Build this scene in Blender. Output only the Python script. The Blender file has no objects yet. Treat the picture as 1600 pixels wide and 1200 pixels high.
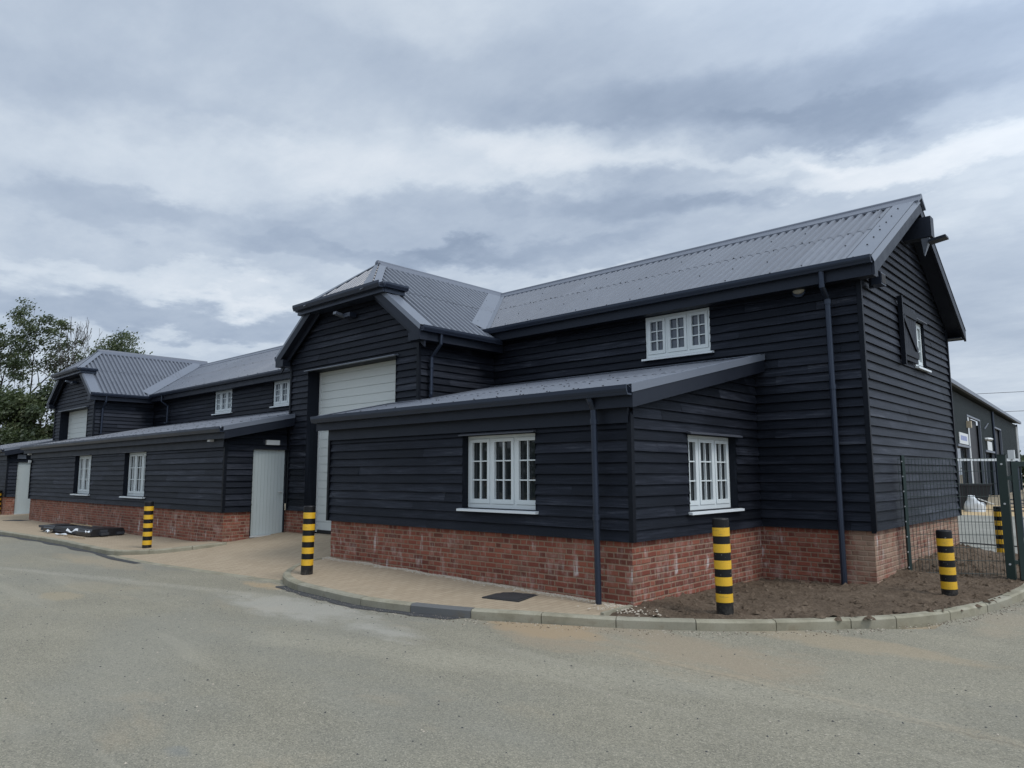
import bpy, bmesh, math, random
from mathutils import Vector, Matrix, noise
from mathutils.geometry import delaunay_2d_cdt

SC = bpy.context.scene
COL = SC.collection
PI = math.pi
rnd = random.Random(7)

# ------------------------------------------------------------------ camera
CX, CY, CZ = 3.43, -11.668, 0.859
YAW, PIT, ROLL, FPX = math.radians(42.799), math.radians(7.174), math.radians(-.173), 1124.0
FWD = Vector((-math.sin(YAW) * math.cos(PIT), math.cos(YAW) * math.cos(PIT), math.sin(PIT)))
_r = Vector((math.cos(YAW), math.sin(YAW), 0)); _u = _r.cross(FWD)
RGT = _r * math.cos(ROLL) + _u * math.sin(ROLL); UPV = RGT.cross(FWD)
cam = bpy.data.cameras.new('camera'); camo = bpy.data.objects.new('camera', cam); COL.objects.link(camo)
camo.matrix_world = Matrix(((RGT.x, UPV.x, -FWD.x, CX), (RGT.y, UPV.y, -FWD.y, CY), (RGT.z, UPV.z, -FWD.z, CZ), (0, 0, 0, 1)))
cam.sensor_fit = 'HORIZONTAL'; cam.sensor_width = 36; cam.lens = FPX / 1600 * 36
cam.clip_start = 0.05; cam.clip_end = 3000
SC.camera = camo

# ------------------------------------------------------------------ node helpers
class NT:
    def __init__(s, tree): s.t = tree
    def n(s, typ, **kw):
        nd = s.t.nodes.new(typ)
        for k, v in kw.items(): setattr(nd, k, v)
        return nd
    def put(s, sock, v):
        if isinstance(v, bpy.types.NodeSocket): s.t.links.new(v, sock)
        elif isinstance(v, (tuple, list)) and len(v) == 3 and sock.type == 'RGBA': sock.default_value = (*v, 1)
        else: sock.default_value = v
    def m(s, op, a, b=None, c=None, clamp=False):
        nd = s.n('ShaderNodeMath', operation=op, use_clamp=clamp)
        s.put(nd.inputs[0], a)
        if b is not None: s.put(nd.inputs[1], b)
        if c is not None: s.put(nd.inputs[2], c)
        return nd.outputs[0]
    def mix(s, f, a, b, mode='MIX'):
        nd = s.n('ShaderNodeMix', data_type='RGBA', blend_type=mode)
        s.put(nd.inputs['Factor'], f); s.put(nd.inputs['A'], a) if 0 else None
        s.put(nd.inputs[6], a); s.put(nd.inputs[7], b)
        return nd.outputs[2]
    def noise(s, vec, scale, detail=4, rough=.55, dist=0.0):
        nd = s.n('ShaderNodeTexNoise'); 
        if vec is not None: s.put(nd.inputs['Vector'], vec)
        nd.inputs['Scale'].default_value = scale; nd.inputs['Detail'].default_value = detail
        nd.inputs['Roughness'].default_value = rough; nd.inputs['Distortion'].default_value = dist
        return nd.outputs[0]
    def ramp(s, f, stops):
        nd = s.n('ShaderNodeValToRGB'); s.put(nd.inputs[0], f); e = nd.color_ramp.elements
        while len(e) < len(stops): e.new(.5)
        for k, (p, c) in enumerate(stops):
            e[k].position = p; e[k].color = (*c, 1) if len(c) == 3 else c
        return nd.outputs[0]
    def rng(s, v, a, b, c=0., d=1.):
        nd = s.n('ShaderNodeMapRange', interpolation_type='SMOOTHSTEP'); s.put(nd.inputs[0], v)
        for k, x in zip((1, 2, 3, 4), (a, b, c, d)): nd.inputs[k].default_value = x
        return nd.outputs[0]
    def scale(s, vec, x, y, z):
        nd = s.n('ShaderNodeMapping'); s.put(nd.inputs[0], vec); nd.inputs['Scale'].default_value = (x, y, z)
        return nd.outputs[0]

def mat(name, base=(.5, .5, .5), rough=.6, spec=.5, metal=0.0, build=None):
    m = bpy.data.materials.new(name); m.use_nodes = True
    t = NT(m.node_tree); p = m.node_tree.nodes['Principled BSDF']
    p.inputs['Base Color'].default_value = (*base, 1); p.inputs['Roughness'].default_value = rough
    p.inputs['Specular IOR Level'].default_value = spec; p.inputs['Metallic'].default_value = metal
    if build: build(t, p)
    return m

def bump(t, p, h, strength=.4, dist=.01):
    b = t.n('ShaderNodeBump'); b.inputs['Strength'].default_value = strength; b.inputs['Distance'].default_value = dist
    t.put(b.inputs['Height'], h); t.put(p.inputs['Normal'], b.outputs[0])

def geo(t): return t.n('ShaderNodeNewGeometry').outputs['Position']
def uvn(t): return t.n('ShaderNodeUVMap', uv_map='UVMap').outputs[0]
def attr(t, a): return t.n('ShaderNodeAttribute', attribute_name=a).outputs['Fac']

def simple(name, base, rough=.5, spec=.5, var=.15, sc=3., bumpy=0., fine=60, tint=None):
    def b(t, p):
        if tint: p.inputs['Specular Tint'].default_value = (*tint, 1)
        g = geo(t); n = t.noise(g, sc, 5, .6); n2 = t.noise(g, fine, 3, .6)
        lo = tuple(c * (1 - var) for c in base); hi = tuple(min(1, c * (1 + var)) for c in base)
        c = t.mix(t.m('MULTIPLY_ADD', n2, .35, t.m('MULTIPLY', n, .65)), lo, hi)
        t.put(p.inputs['Base Color'], c)
        t.put(p.inputs['Roughness'], t.m('MULTIPLY_ADD', n, .25, rough - .12))
        if bumpy: bump(t, p, n2, bumpy, .004)
    return mat(name, base, rough, spec, build=b)

def clad_nodes(t, p):
    uv = uvn(t); r = attr(t, 'rnd')
    off = t.n('ShaderNodeCombineXYZ'); t.put(off.inputs[0], t.m('MULTIPLY', r, 37.0)); t.put(off.inputs[1], t.m('MULTIPLY', r, 91.0))
    va = t.n('ShaderNodeVectorMath', operation='ADD'); t.put(va.inputs[0], uv); t.put(va.inputs[1], off.outputs[0])
    grain = t.noise(t.scale(va.outputs[0], 1.6, 34, 1), 1.0, 7, .68, .8)
    saw = t.noise(t.scale(va.outputs[0], 90.0, 7, 1), 1.0, 3, .6)
    patch = t.noise(t.scale(va.outputs[0], .8, 5.0, 1), 1.0, 4, .6)
    vor = t.n('ShaderNodeTexVoronoi'); t.put(vor.inputs['Vector'], t.scale(va.outputs[0], 1.6, 7., 1)); vor.inputs['Scale'].default_value = 1
    knot = t.rng(vor.outputs['Distance'], .03, .10, 1, 0)
    f = t.m('ADD', t.m('MULTIPLY', t.m('SUBTRACT', grain, .5), 1.1), t.m('ADD', t.m('MULTIPLY', t.m('SUBTRACT', patch, .5), .8), t.m('MULTIPLY_ADD', r, .34, .42)), clamp=True)
    c = t.ramp(f, [(.30, (.0016, .0018, .0030)), (.58, (.0050, .0057, .0092)), (.80, (.019, .021, .029)), (1.0, (.060, .064, .076))])
    c = t.mix(knot, c, (.006, .005, .006))
    t.put(p.inputs['Base Color'], c)
    t.put(p.inputs['Roughness'], t.m('MULTIPLY_ADD', grain, .3, .42)); p.inputs['Specular Tint'].default_value = (.70, .81, 1.0, 1)
    h = t.m('ADD', grain, t.m('MULTIPLY', saw, .5))
    bump(t, p, h, .8, .008)

def brick_nodes(t, p):
    uv = uvn(t); sp = t.n('ShaderNodeSeparateXYZ'); 
    w = t.noise(uv, 6, 2); wob = t.m('MULTIPLY', t.m('SUBTRACT', w, .5), .012)
    t.put(sp.inputs[0], uv)
    s = t.m('ADD', sp.outputs[0], t.m('ADD', wob, 200.0)); z = t.m('ADD', sp.outputs[1], t.m('ADD', wob, 75.0))
    rowf = t.m('DIVIDE', z, .075); row = t.m('FLOOR', rowf); fz = t.m('MULTIPLY', t.m('FRACT', rowf), .075)
    par = t.m('MODULO', row, 2.0)
    jit = t.n('ShaderNodeTexWhiteNoise', noise_dimensions='1D'); t.put(jit.inputs['W'], row)
    u = t.m('DIVIDE', t.m('ADD', s, t.m('ADD', t.m('MULTIPLY', par, .169), t.m('MULTIPLY', jit.outputs['Value'], .03))), .3375)
    uf = t.m('MULTIPLY', t.m('FRACT', u), .3375); hd = t.m('GREATER_THAN', uf, .23)
    ident = t.m('ADD', t.m('MULTIPLY', t.m('FLOOR', u), 2.0), hd)
    def edge(x, a, b): return t.m('MINIMUM', t.rng(x, a, a + .009), t.rng(x, b - .009, b, 1, 0))
    bu = t.m('MAXIMUM', edge(uf, .006, .226), edge(uf, .234, .334))
    body = t.m('MINIMUM', bu, edge(fz, .006, .070))
    body = t.m('MULTIPLY', body, t.rng(t.noise(uv, 55, 3), .22, .36))
    cv = t.n('ShaderNodeCombineXYZ'); t.put(cv.inputs[0], ident); t.put(cv.inputs[1], row)
    wn = t.n('ShaderNodeTexWhiteNoise', noise_dimensions='2D'); t.put(wn.inputs['Vector'], cv.outputs[0])
    bc = t.ramp(wn.outputs['Value'], [(0, (.120, .035, .024)), (.3, (.215, .059, .038)), (.6, (.275, .079, .049)), (.85, (.310, .102, .063)), (1, (.25, .115, .085))])
    n1 = t.noise(uv, 45, 5, .7); n2 = t.noise(uv, 1.3, 5, .6); n3 = t.noise(t.scale(uv, 1.5, .7, 1), 5, 5, .65)
    bc = t.mix(t.m('MULTIPLY', n1, .6), bc, (.11, .045, .035))
    mort = t.mix(n2, (.19, .120, .082), (.29, .20, .14))
    c = t.mix(body, mort, bc)
    # efflorescence (white salts) and mortar smears, dirt at the ground
    ef = t.m('MULTIPLY', t.rng(n3, .46, .68), t.rng(n2, .36, .58))
    c = t.mix(t.m('MULTIPLY', ef, .42), c, (.47, .38, .34))
    runs = t.noise(t.scale(uv, 6.5, 1.1, 1), 1.0, 3, .5)
    runm = t.m('MULTIPLY', t.rng(runs, .61, .72), t.rng(t.noise(uv, 3.1, 2), .42, .58))
    c = t.mix(t.m('MULTIPLY', runm, .7), c, (.58, .55, .53))
    # washed-out sandy patch near the free corner of the tall gable
    pos = geo(t); ps = t.n('ShaderNodeSeparateXYZ'); t.put(ps.inputs[0], pos)
    near = t.rng(ps.outputs[0], -.55, -.28)
    sandy = t.m('MULTIPLY', near, t.rng(t.noise(pos, 4.0, 4, .6), .30, .62))
    c = t.mix(t.m('MULTIPLY', sandy, .62), c, (.36, .265, .19))
    dirt = t.m('MULTIPLY', t.rng(t.noise(uv, 2.3, 5, .65), .52, .72), .35); c = t.mix(dirt, c, (.12, .075, .055))
    t.put(p.inputs['Base Color'], c); p.inputs['Roughness'].default_value = .88
    p.inputs['Specular IOR Level'].default_value = .25
    bump(t, p, t.m('ADD', body, t.m('MULTIPLY', n1, .35)), .8, .008)

def roof_nodes(t, p):
    g = geo(t); n = t.noise(g, .7, 5, .6); n2 = t.noise(g, 22, 4, .6)
    c = t.mix(t.m('MULTIPLY_ADD', n2, .3, t.m('MULTIPLY', n, .7)), (.078, .089, .113), (.128, .142, .172))
    st = t.noise(t.scale(g, 2.2, 2.2, .35), 2.0, 4, .6); c = t.mix(t.m('MULTIPLY', t.rng(st, .5, .75), .35), c, (.17, .185, .21))
    rr = attr(t, 'rnd'); c = t.mix(t.m('MULTIPLY', rr, .30), c, (.075, .085, .105))
    t.put(p.inputs['Base Color'], c); t.put(p.inputs['Roughness'], t.m('ADD', t.m('MULTIPLY', rr, .08), t.m('MULTIPLY_ADD', n, .2, .24)))
    bump(t, p, n2, .08, .004)

def glass_nodes(t, p):
    g = geo(t); n = t.noise(g, 1.3, 2)
    t.put(p.inputs['Base Color'], t.mix(n, (.010, .013, .015), (.022, .027, .030)))
    bump(t, p, n, .05, .01)

def road_nodes(t, p):
    g = geo(t)
    big = t.noise(g, .16, 5, .6, .6); mid = t.noise(t.scale(g, .55, 1.0, 1), 1.3, 7, .7); fine = t.noise(g, 34, 5, .75); agg = t.n('ShaderNodeTexVoronoi')
    t.put(agg.inputs['Vector'], g); agg.inputs['Scale'].default_value = 125
    ac = t.n('ShaderNodeSeparateColor'); t.put(ac.inputs[0], agg.outputs['Color'])
    c = t.ramp(t.m('MULTIPLY_ADD', mid, .5, t.m('MULTIPLY', big, .5)), [(.32, (.178, .167, .131)), (.5, (.245, .228, .176)), (.66, (.325, .298, .226))])
    stone = t.ramp(ac.outputs[0], [(0, (.055, .053, .045)), (.18, (.168, .156, .119)), (.55, (.25, .231, .174)), (.85, (.36, .325, .243)), (1, (.55, .50, .40))])
    c = t.mix(.46, c, stone)
    blue = t.rng(t.noise(t.scale(g, .7, 1.3, 1), .33, 4, .6), .42, .62)
    c = t.mix(t.m('MULTIPLY', blue, .30), c, (.205, .207, .185))
    pit = t.rng(fine, .30, .44, 1, 0)
    c = t.mix(t.m('MULTIPLY', pit, .6), c, (.06, .058, .054))
    # sand dragged out by the kerb and loose sandy stains
    s1 = t.noise(t.scale(g, 1, 1.6, 1), .55, 5, .62, .4)
    sp = t.n('ShaderNodeSeparateXYZ'); t.put(sp.inputs[0], g)
    sand = t.rng(s1, .60, .72)
    c = t.mix(t.m('MULTIPLY', sand, .20), c, (.37, .29, .19))
    tyre = t.noise(t.scale(g, .25, 2.2, 1), .9, 4, .6, .8)
    c = t.mix(t.m('MULTIPLY', t.rng(tyre, .56, .70), .28), c, (.34, .315, .25))
    def stain(x, y, rx, ry, col, amt, base_c):
        dx = t.m('DIVIDE', t.m('SUBTRACT', sp.outputs[0], x), rx); dy = t.m('DIVIDE', t.m('SUBTRACT', sp.outputs[1], y), ry)
        d = t.m('ADD', t.m('MULTIPLY', dx, dx), t.m('MULTIPLY', dy, dy))
        d = t.m('ADD', d, t.m('MULTIPLY', t.m('SUBTRACT', mid, .5), 4.2))
        return t.mix(t.m('MULTIPLY', t.rng(d, .1, 1.1, 1, 0), amt), base_c, col)
    c = stain(-2.1, -5.1, 1.2, .42, (.42, .28, .14), .6, c)
    c = stain(-1.0, -5.0, 2.2, .9, (.33, .26, .18), .55, c)
    c = stain(-7.6, -5.65, .7, .25, (.46, .32, .18), .55, c)
    c = stain(-13.2, -6.3, 2.2, .5, (.40, .31, .20), .35, c)
    c = stain(-9.6, -7.6, .9, .35, (.40, .33, .22), .2, c)
    c = stain(-8.9, -8.2, .5, .3, (.42, .33, .2), .3, c)
    c = stain(.6, -3.6, 1.3, .35, (.37, .29, .19), .45, c)
    c = stain(1.75, -1.2, .35, 1.2, (.38, .31, .22), .35, c)
    c = stain(-5.2, -6.4, 2.4, .55, (.44, .42, .37), .45, c)
    c = stain(-1.46, -9.55, .16, .1, (.14, .18, .22), .2, c)
    # long seam with sand lying in it, and a few hair cracks
    def seam(x0, y0, x1, y1, wd, col, amt, base_c):
        L = math.hypot(x1 - x0, y1 - y0); ux, uy = (x1 - x0) / L, (y1 - y0) / L
        qx = t.m('SUBTRACT', sp.outputs[0], x0); qy = t.m('SUBTRACT', sp.outputs[1], y0)
        al = t.m('ADD', t.m('MULTIPLY', qx, ux), t.m('MULTIPLY', qy, uy)); ac_ = t.m('ADD', t.m('MULTIPLY', qx, -uy), t.m('MULTIPLY', qy, ux))
        ac_ = t.m('ABSOLUTE', t.m('ADD', ac_, t.m('MULTIPLY', t.m('SUBTRACT', mid, .5), .5)))
        msk = t.m('MULTIPLY', t.rng(ac_, wd * .2, wd, 1, 0), t.m('MULTIPLY', t.rng(al, 0, .4), t.rng(al, L - .4, L, 1, 0)))
        return t.mix(t.m('MULTIPLY', t.m('MULTIPLY', msk, t.rng(fine, .35, .6)), amt), base_c, col)
    c = seam(-1.2, -5.4, 2.8, -5.85, .12, (.42, .34, .23), .28, c); c = seam(-1.2, -5.43, 2.8, -5.88, .020, (.09, .08, .065), .45, c)
    c = seam(-6.5, -6.1, -16, -8.6, .22, (.40, .375, .31), .4, c); c = seam(-4.5, -7.6, 2.2, -5.4, .5, (.40, .37, .29), .3, c)
    t.put(p.inputs['Base Color'], c); p.inputs['Roughness'].default_value = .9; p.inputs['Specular IOR Level'].default_value = .2
    bump(t, p, t.m('ADD', t.m('MULTIPLY', fine, 1.0), t.m('MULTIPLY', agg.outputs['Distance'], -.8)), .7, .009)

def tarmac_nodes(t, p):
    g = geo(t); f = t.noise(g, 60, 4, .7)
    v = t.n('ShaderNodeTexVoronoi'); t.put(v.inputs['Vector'], g); v.inputs['Scale'].default_value = 55
    w = t.rng(v.outputs['Distance'], .10, .16, 1, 0)
    sel = t.n('ShaderNodeSeparateColor'); t.put(sel.inputs[0], v.outputs['Color'])
    w = t.m('MULTIPLY', w, t.m('GREATER_THAN', sel.outputs[0], .90))
    c = t.mix(f, (.018, .018, .020), (.062, .062, .064)); c = t.mix(w, c, (.6, .58, .54))
    t.put(p.inputs['Base Color'], c); p.inputs['Roughness'].default_value = .8
    bump(t, p, f, .8, .008)

def paving_nodes(t, p):
    g = geo(t); b = t.n('ShaderNodeTexBrick'); mp = t.n('ShaderNodeMapping'); t.put(mp.inputs[0], g)
    mp.inputs['Rotation'].default_value = (0, 0, math.radians(90))
    t.put(b.inputs['Vector'], mp.outputs[0]); b.inputs['Scale'].default_value = 1
    b.inputs['Brick Width'].default_value = .2; b.inputs['Row Height'].default_value = .1; b.inputs['Mortar Size'].default_value = .005
    b.inputs['Mortar Smooth'].default_value = .3; b.inputs['Bias'].default_value = 0
    b.inputs['Color1'].default_value = (.325, .262, .182, 1); b.inputs['Color2'].default_value = (.39, .32, .228, 1); b.inputs['Mortar'].default_value = (.20, .15, .10, 1)
    n = t.noise(g, .8, 5, .65); f = t.noise(g, 40, 4, .7)
    c = t.mix(t.m('MULTIPLY', n, .42), b.outputs['Color'], (.43, .35, .25))
    c = t.mix(t.m('MULTIPLY', f, .35), c, (.27, .20, .14))
    t.put(p.inputs['Base Color'], c); p.inputs['Roughness'].default_value = .88; p.inputs['Specular IOR Level'].default_value = .2
    bump(t, p, t.m('ADD', t.m('MULTIPLY', b.outputs['Fac'], -1.0), t.m('MULTIPLY', f, .4)), .6, .005)

def kerb_nodes(t, p):
    g = geo(t); r = attr(t, 'rnd'); n = t.noise(g, 2.5, 5, .65); f = t.noise(g, 60, 4, .7)
    c = t.ramp(n, [(.3, (.19, .175, .125)), (.5, (.27, .25, .185)), (.7, (.34, .32, .25))])
    c = t.mix(t.rng(r, .55, .95, 0, .35), c, (.29, .28, .235))
    c = t.mix(t.m('MULTIPLY', t.m('GREATER_THAN', r, 1.5), .93), c, (.115, .118, .122))
    c = t.mix(t.m('MULTIPLY', t.rng(f, .5, .75), .5), c, (.17, .15, .12))
    sp = t.n('ShaderNodeSeparateXYZ'); t.put(sp.inputs[0], g)
    moss = t.m('MULTIPLY', t.rng(t.noise(g, 5, 5, .7), .5, .7), t.rng(sp.outputs[2], -.87, -.80, 1, 0))
    c = t.mix(t.m('MULTIPLY', moss, .5), c, (.15, .115, .07))
    t.put(p.inputs['Base Color'], c); p.inputs['Roughness'].default_value = .9; p.inputs['Specular IOR Level'].default_value = .2
    bump(t, p, f, .45, .004)

def soil_nodes(t, p):
    g = geo(t); n = t.noise(g, 2.2, 6, .7); f = t.noise(g, 24, 6, .75)
    c = t.ramp(t.m('MULTIPLY_ADD', f, .6, t.m('MULTIPLY', n, .4)), [(.32, (.050, .036, .025)), (.5, (.120, .088, .062)), (.68, (.215, .165, .120))])
    t.put(p.inputs['Base Color'], c); p.inputs['Roughness'].default_value = .95; p.inputs['Specular IOR Level'].default_value = .15
    bump(t, p, f, 1.0, .03)

def leaf_nodes(t, p):
    r = attr(t, 'rnd')
    c = t.ramp(r, [(0, (.036, .052, .028)), (.5, (.066, .088, .042)), (.85, (.10, .122, .058)), (1, (.14, .155, .08))])
    t.put(p.inputs['Base Color'], c); p.inputs['Roughness'].default_value = .55
    tr = t.n('ShaderNodeBsdfTranslucent'); t.put(tr.inputs[0], t.mix(.5, c, (.10, .16, .03)))
    ms = t.n('ShaderNodeMixShader'); ms.inputs[0].default_value = .3
    out = t.t.nodes['Material Output']; t.t.links.new(p.outputs[0], ms.inputs[1]); t.t.links.new(tr.outputs[0], ms.inputs[2]); t.t.links.new(ms.outputs[0], out.inputs[0])

def band_nodes(t, p):
    g = geo(t); n = t.noise(g, 9, 5, .65); f = t.noise(g, 70, 3)
    c = t.mix(n, (.60, .335, .012), (.74, .44, .028)); sc_ = t.noise(t.scale(g, 1, 1, 4), 11, 5, .7); c = t.mix(t.m('MULTIPLY', t.rng(sc_, .56, .66), .55), c, (.24, .17, .06)); c = t.mix(t.m('MULTIPLY', t.rng(f, .60, .75), .45), c, (.20, .14, .05))
    t.put(p.inputs['Base Color'], c); p.inputs['Roughness'].default_value = .42

def post_nodes(t, p):
    g = geo(t); n = t.noise(g, 14, 5, .7); sp = t.n('ShaderNodeSeparateXYZ'); t.put(sp.inputs[0], g)
    dust = t.m('MULTIPLY', t.rng(sp.outputs[2], -.8, -.55, 1, 0), t.rng(n, .35, .7))
    c = t.mix(n, (.003, .003, .004), (.008, .008, .0095)); c = t.mix(t.m('MULTIPLY', dust, .35), c, (.16, .14, .115))
    c = t.mix(t.m('MULTIPLY', t.rng(t.noise(g, 31, 2), .70, .74), .8), c, (.34, .33, .31))
    t.put(p.inputs['Base Color'], c); p.inputs['Roughness'].default_value = .5

def door_nodes(t, p):
    uv = uvn(t); sp = t.n('ShaderNodeSeparateXYZ'); t.put(sp.inputs[0], uv)
    g = geo(t); n = t.noise(t.scale(g, 4, 4, 1), 2.0, 4, .6)
    c = t.mix(n, (.42, .475, .475), (.49, .54, .54)); t.put(p.inputs['Base Color'], c)
    p.inputs['Roughness'].default_value = .5

def shed_nodes(t, p):
    g = geo(t); n = t.noise(t.scale(g, 1, 1, .25), 1.1, 4, .6)
    c = t.mix(n, (.012, .019, .021), (.021, .029, .031)); t.put(p.inputs['Base Color'], c); p.inputs['Roughness'].default_value = .6; p.inputs['Specular IOR Level'].default_value = .22

def ground_nodes(t, p):
    g = geo(t); n = t.noise(g, .12, 6, .65); f = t.noise(g, 6, 5, .7)
    c = t.ramp(t.m('MULTIPLY_ADD', f, .4, t.m('MULTIPLY', n, .6)), [(.35, (.15, .125, .085)), (.5, (.24, .195, .13)), (.65, (.33, .265, .17))])
    t.put(p.inputs['Base Color'], c); p.inputs['Roughness'].default_value = .95; bump(t, p, f, .6, .03)

def yard_nodes(t, p):
    g = geo(t); n = t.noise(g, .45, 6, .65); f = t.noise(g, 20, 4, .7)
    c = t.ramp(t.m('MULTIPLY_ADD', f, .35, t.m('MULTIPLY', n, .65)), [(.3, (.14, .138, .115)), (.5, (.215, .21, .18)), (.7, (.28, .27, .235))])
    t.put(p.inputs['Base Color'], c); p.inputs['Roughness'].default_value = .9; bump(t, p, f, .4, .01)

M = dict(
    clad=mat('black_stained_timber', build=clad_nodes, rough=.55, spec=.30),
    trim=simple('black_timber_trim', (.0085, .0100, .0155), .5, .42, .4, 4, .3, tint=(.70, .81, 1.0)),
    brick=mat('red_brick', build=brick_nodes),
    roof=mat('grey_coated_sheet', build=roof_nodes, spec=.55),
    flash=simple('grey_flashing', (.125, .142, .175), .40, .55, .12, 2),
    ridge=simple('dark_ridge_metal', (.085, .098, .128), .4, .55, .12, 2),
    gutter=simple('anthracite_metal', (.017, .022, .035), .36, .5, .15, 3, tint=(.70, .81, 1.0)),
    screw=simple('dark_screw', (.02, .022, .028), .5),
    white=simple('white_painted_frame', (.62, .665, .67), .42, .5, .06, 4),
    sill=simple('white_sill', (.66, .70, .72), .45, .5, .05, 4),
    lead=simple('lead_flashing', (.055, .060, .075), .5, .5, .2, 8),
    glass_pale=simple('window_glass_sky_tone', (.075, .092, .12), .12, .6, .25, 1.5),  # upper panes: reflected sky tone painted into the base colour, no blind behind
    glass=mat('window_glass', rough=.03, spec=.6, build=glass_nodes),
    door=mat('pale_grey_door', build=door_nodes),
    roller=simple('white_insulated_panel', (.54, .575, .565), .5, .5, .05, 1.5),
    dark=simple('dark_rubber', (.012, .012, .013), .7),
    road=mat('road_surface', build=road_nodes), tarmac=mat('fresh_tarmac', build=tarmac_nodes),
    paving=mat('buff_block_paving', build=paving_nodes), kerb=mat('concrete_kerb', build=kerb_nodes),
    soil=mat('bare_soil', build=soil_nodes), leaf=mat('leaf', build=leaf_nodes),
    bark=simple('bark', (.045, .039, .034), .9, .2, .35, 2, .6, 9),
    band=mat('yellow_band', build=band_nodes), post=mat('black_bollard', build=post_nodes, spec=.3),
    shed=mat('green_grey_sheet', build=shed_nodes), ground=mat('ground_earth', build=ground_nodes), yard=mat('yard_concrete', build=yard_nodes),
    green=simple('green_powder_coat', (.008, .024, .021), .42, .5, .2, 5),
    plastic=simple('light_plastic', (.60, .62, .62), .4, .5, .05, 5),
    lampglass=simple('opal_glass', (.34, .32, .26), .35, .5, .1, 20),
    wood=simple('weathered_plank', (.34, .25, .15), .8, .3, .3, 8, .4),
    grey_wood=simple('grey_board', (.040, .044, .052), .6, .4, .4, 6, .4),
    blacksheet=simple('black_wrap', (.014, .015, .018), .35, .5, .3, 6),
    iron=simple('cast_iron', (.035, .037, .040), .6, .4, .3, 30, .6),
    pebble=simple('pale_pebble', (.42, .37, .30), .9, .2, .4, 30),
    galv=simple('galvanised', (.50, .52, .52), .4, .5, .1, 6),
    bag=simple('white_woven_bag', (.62, .65, .67), .7, .3, .1, 6, .5),
    rust=simple('rusty_skip', (.020, .021, .026), .6, .4, .5, 2),
    amber=simple('warm_strip', (.42, .36, .26), .6, .4, .15, 4),
)

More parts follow.
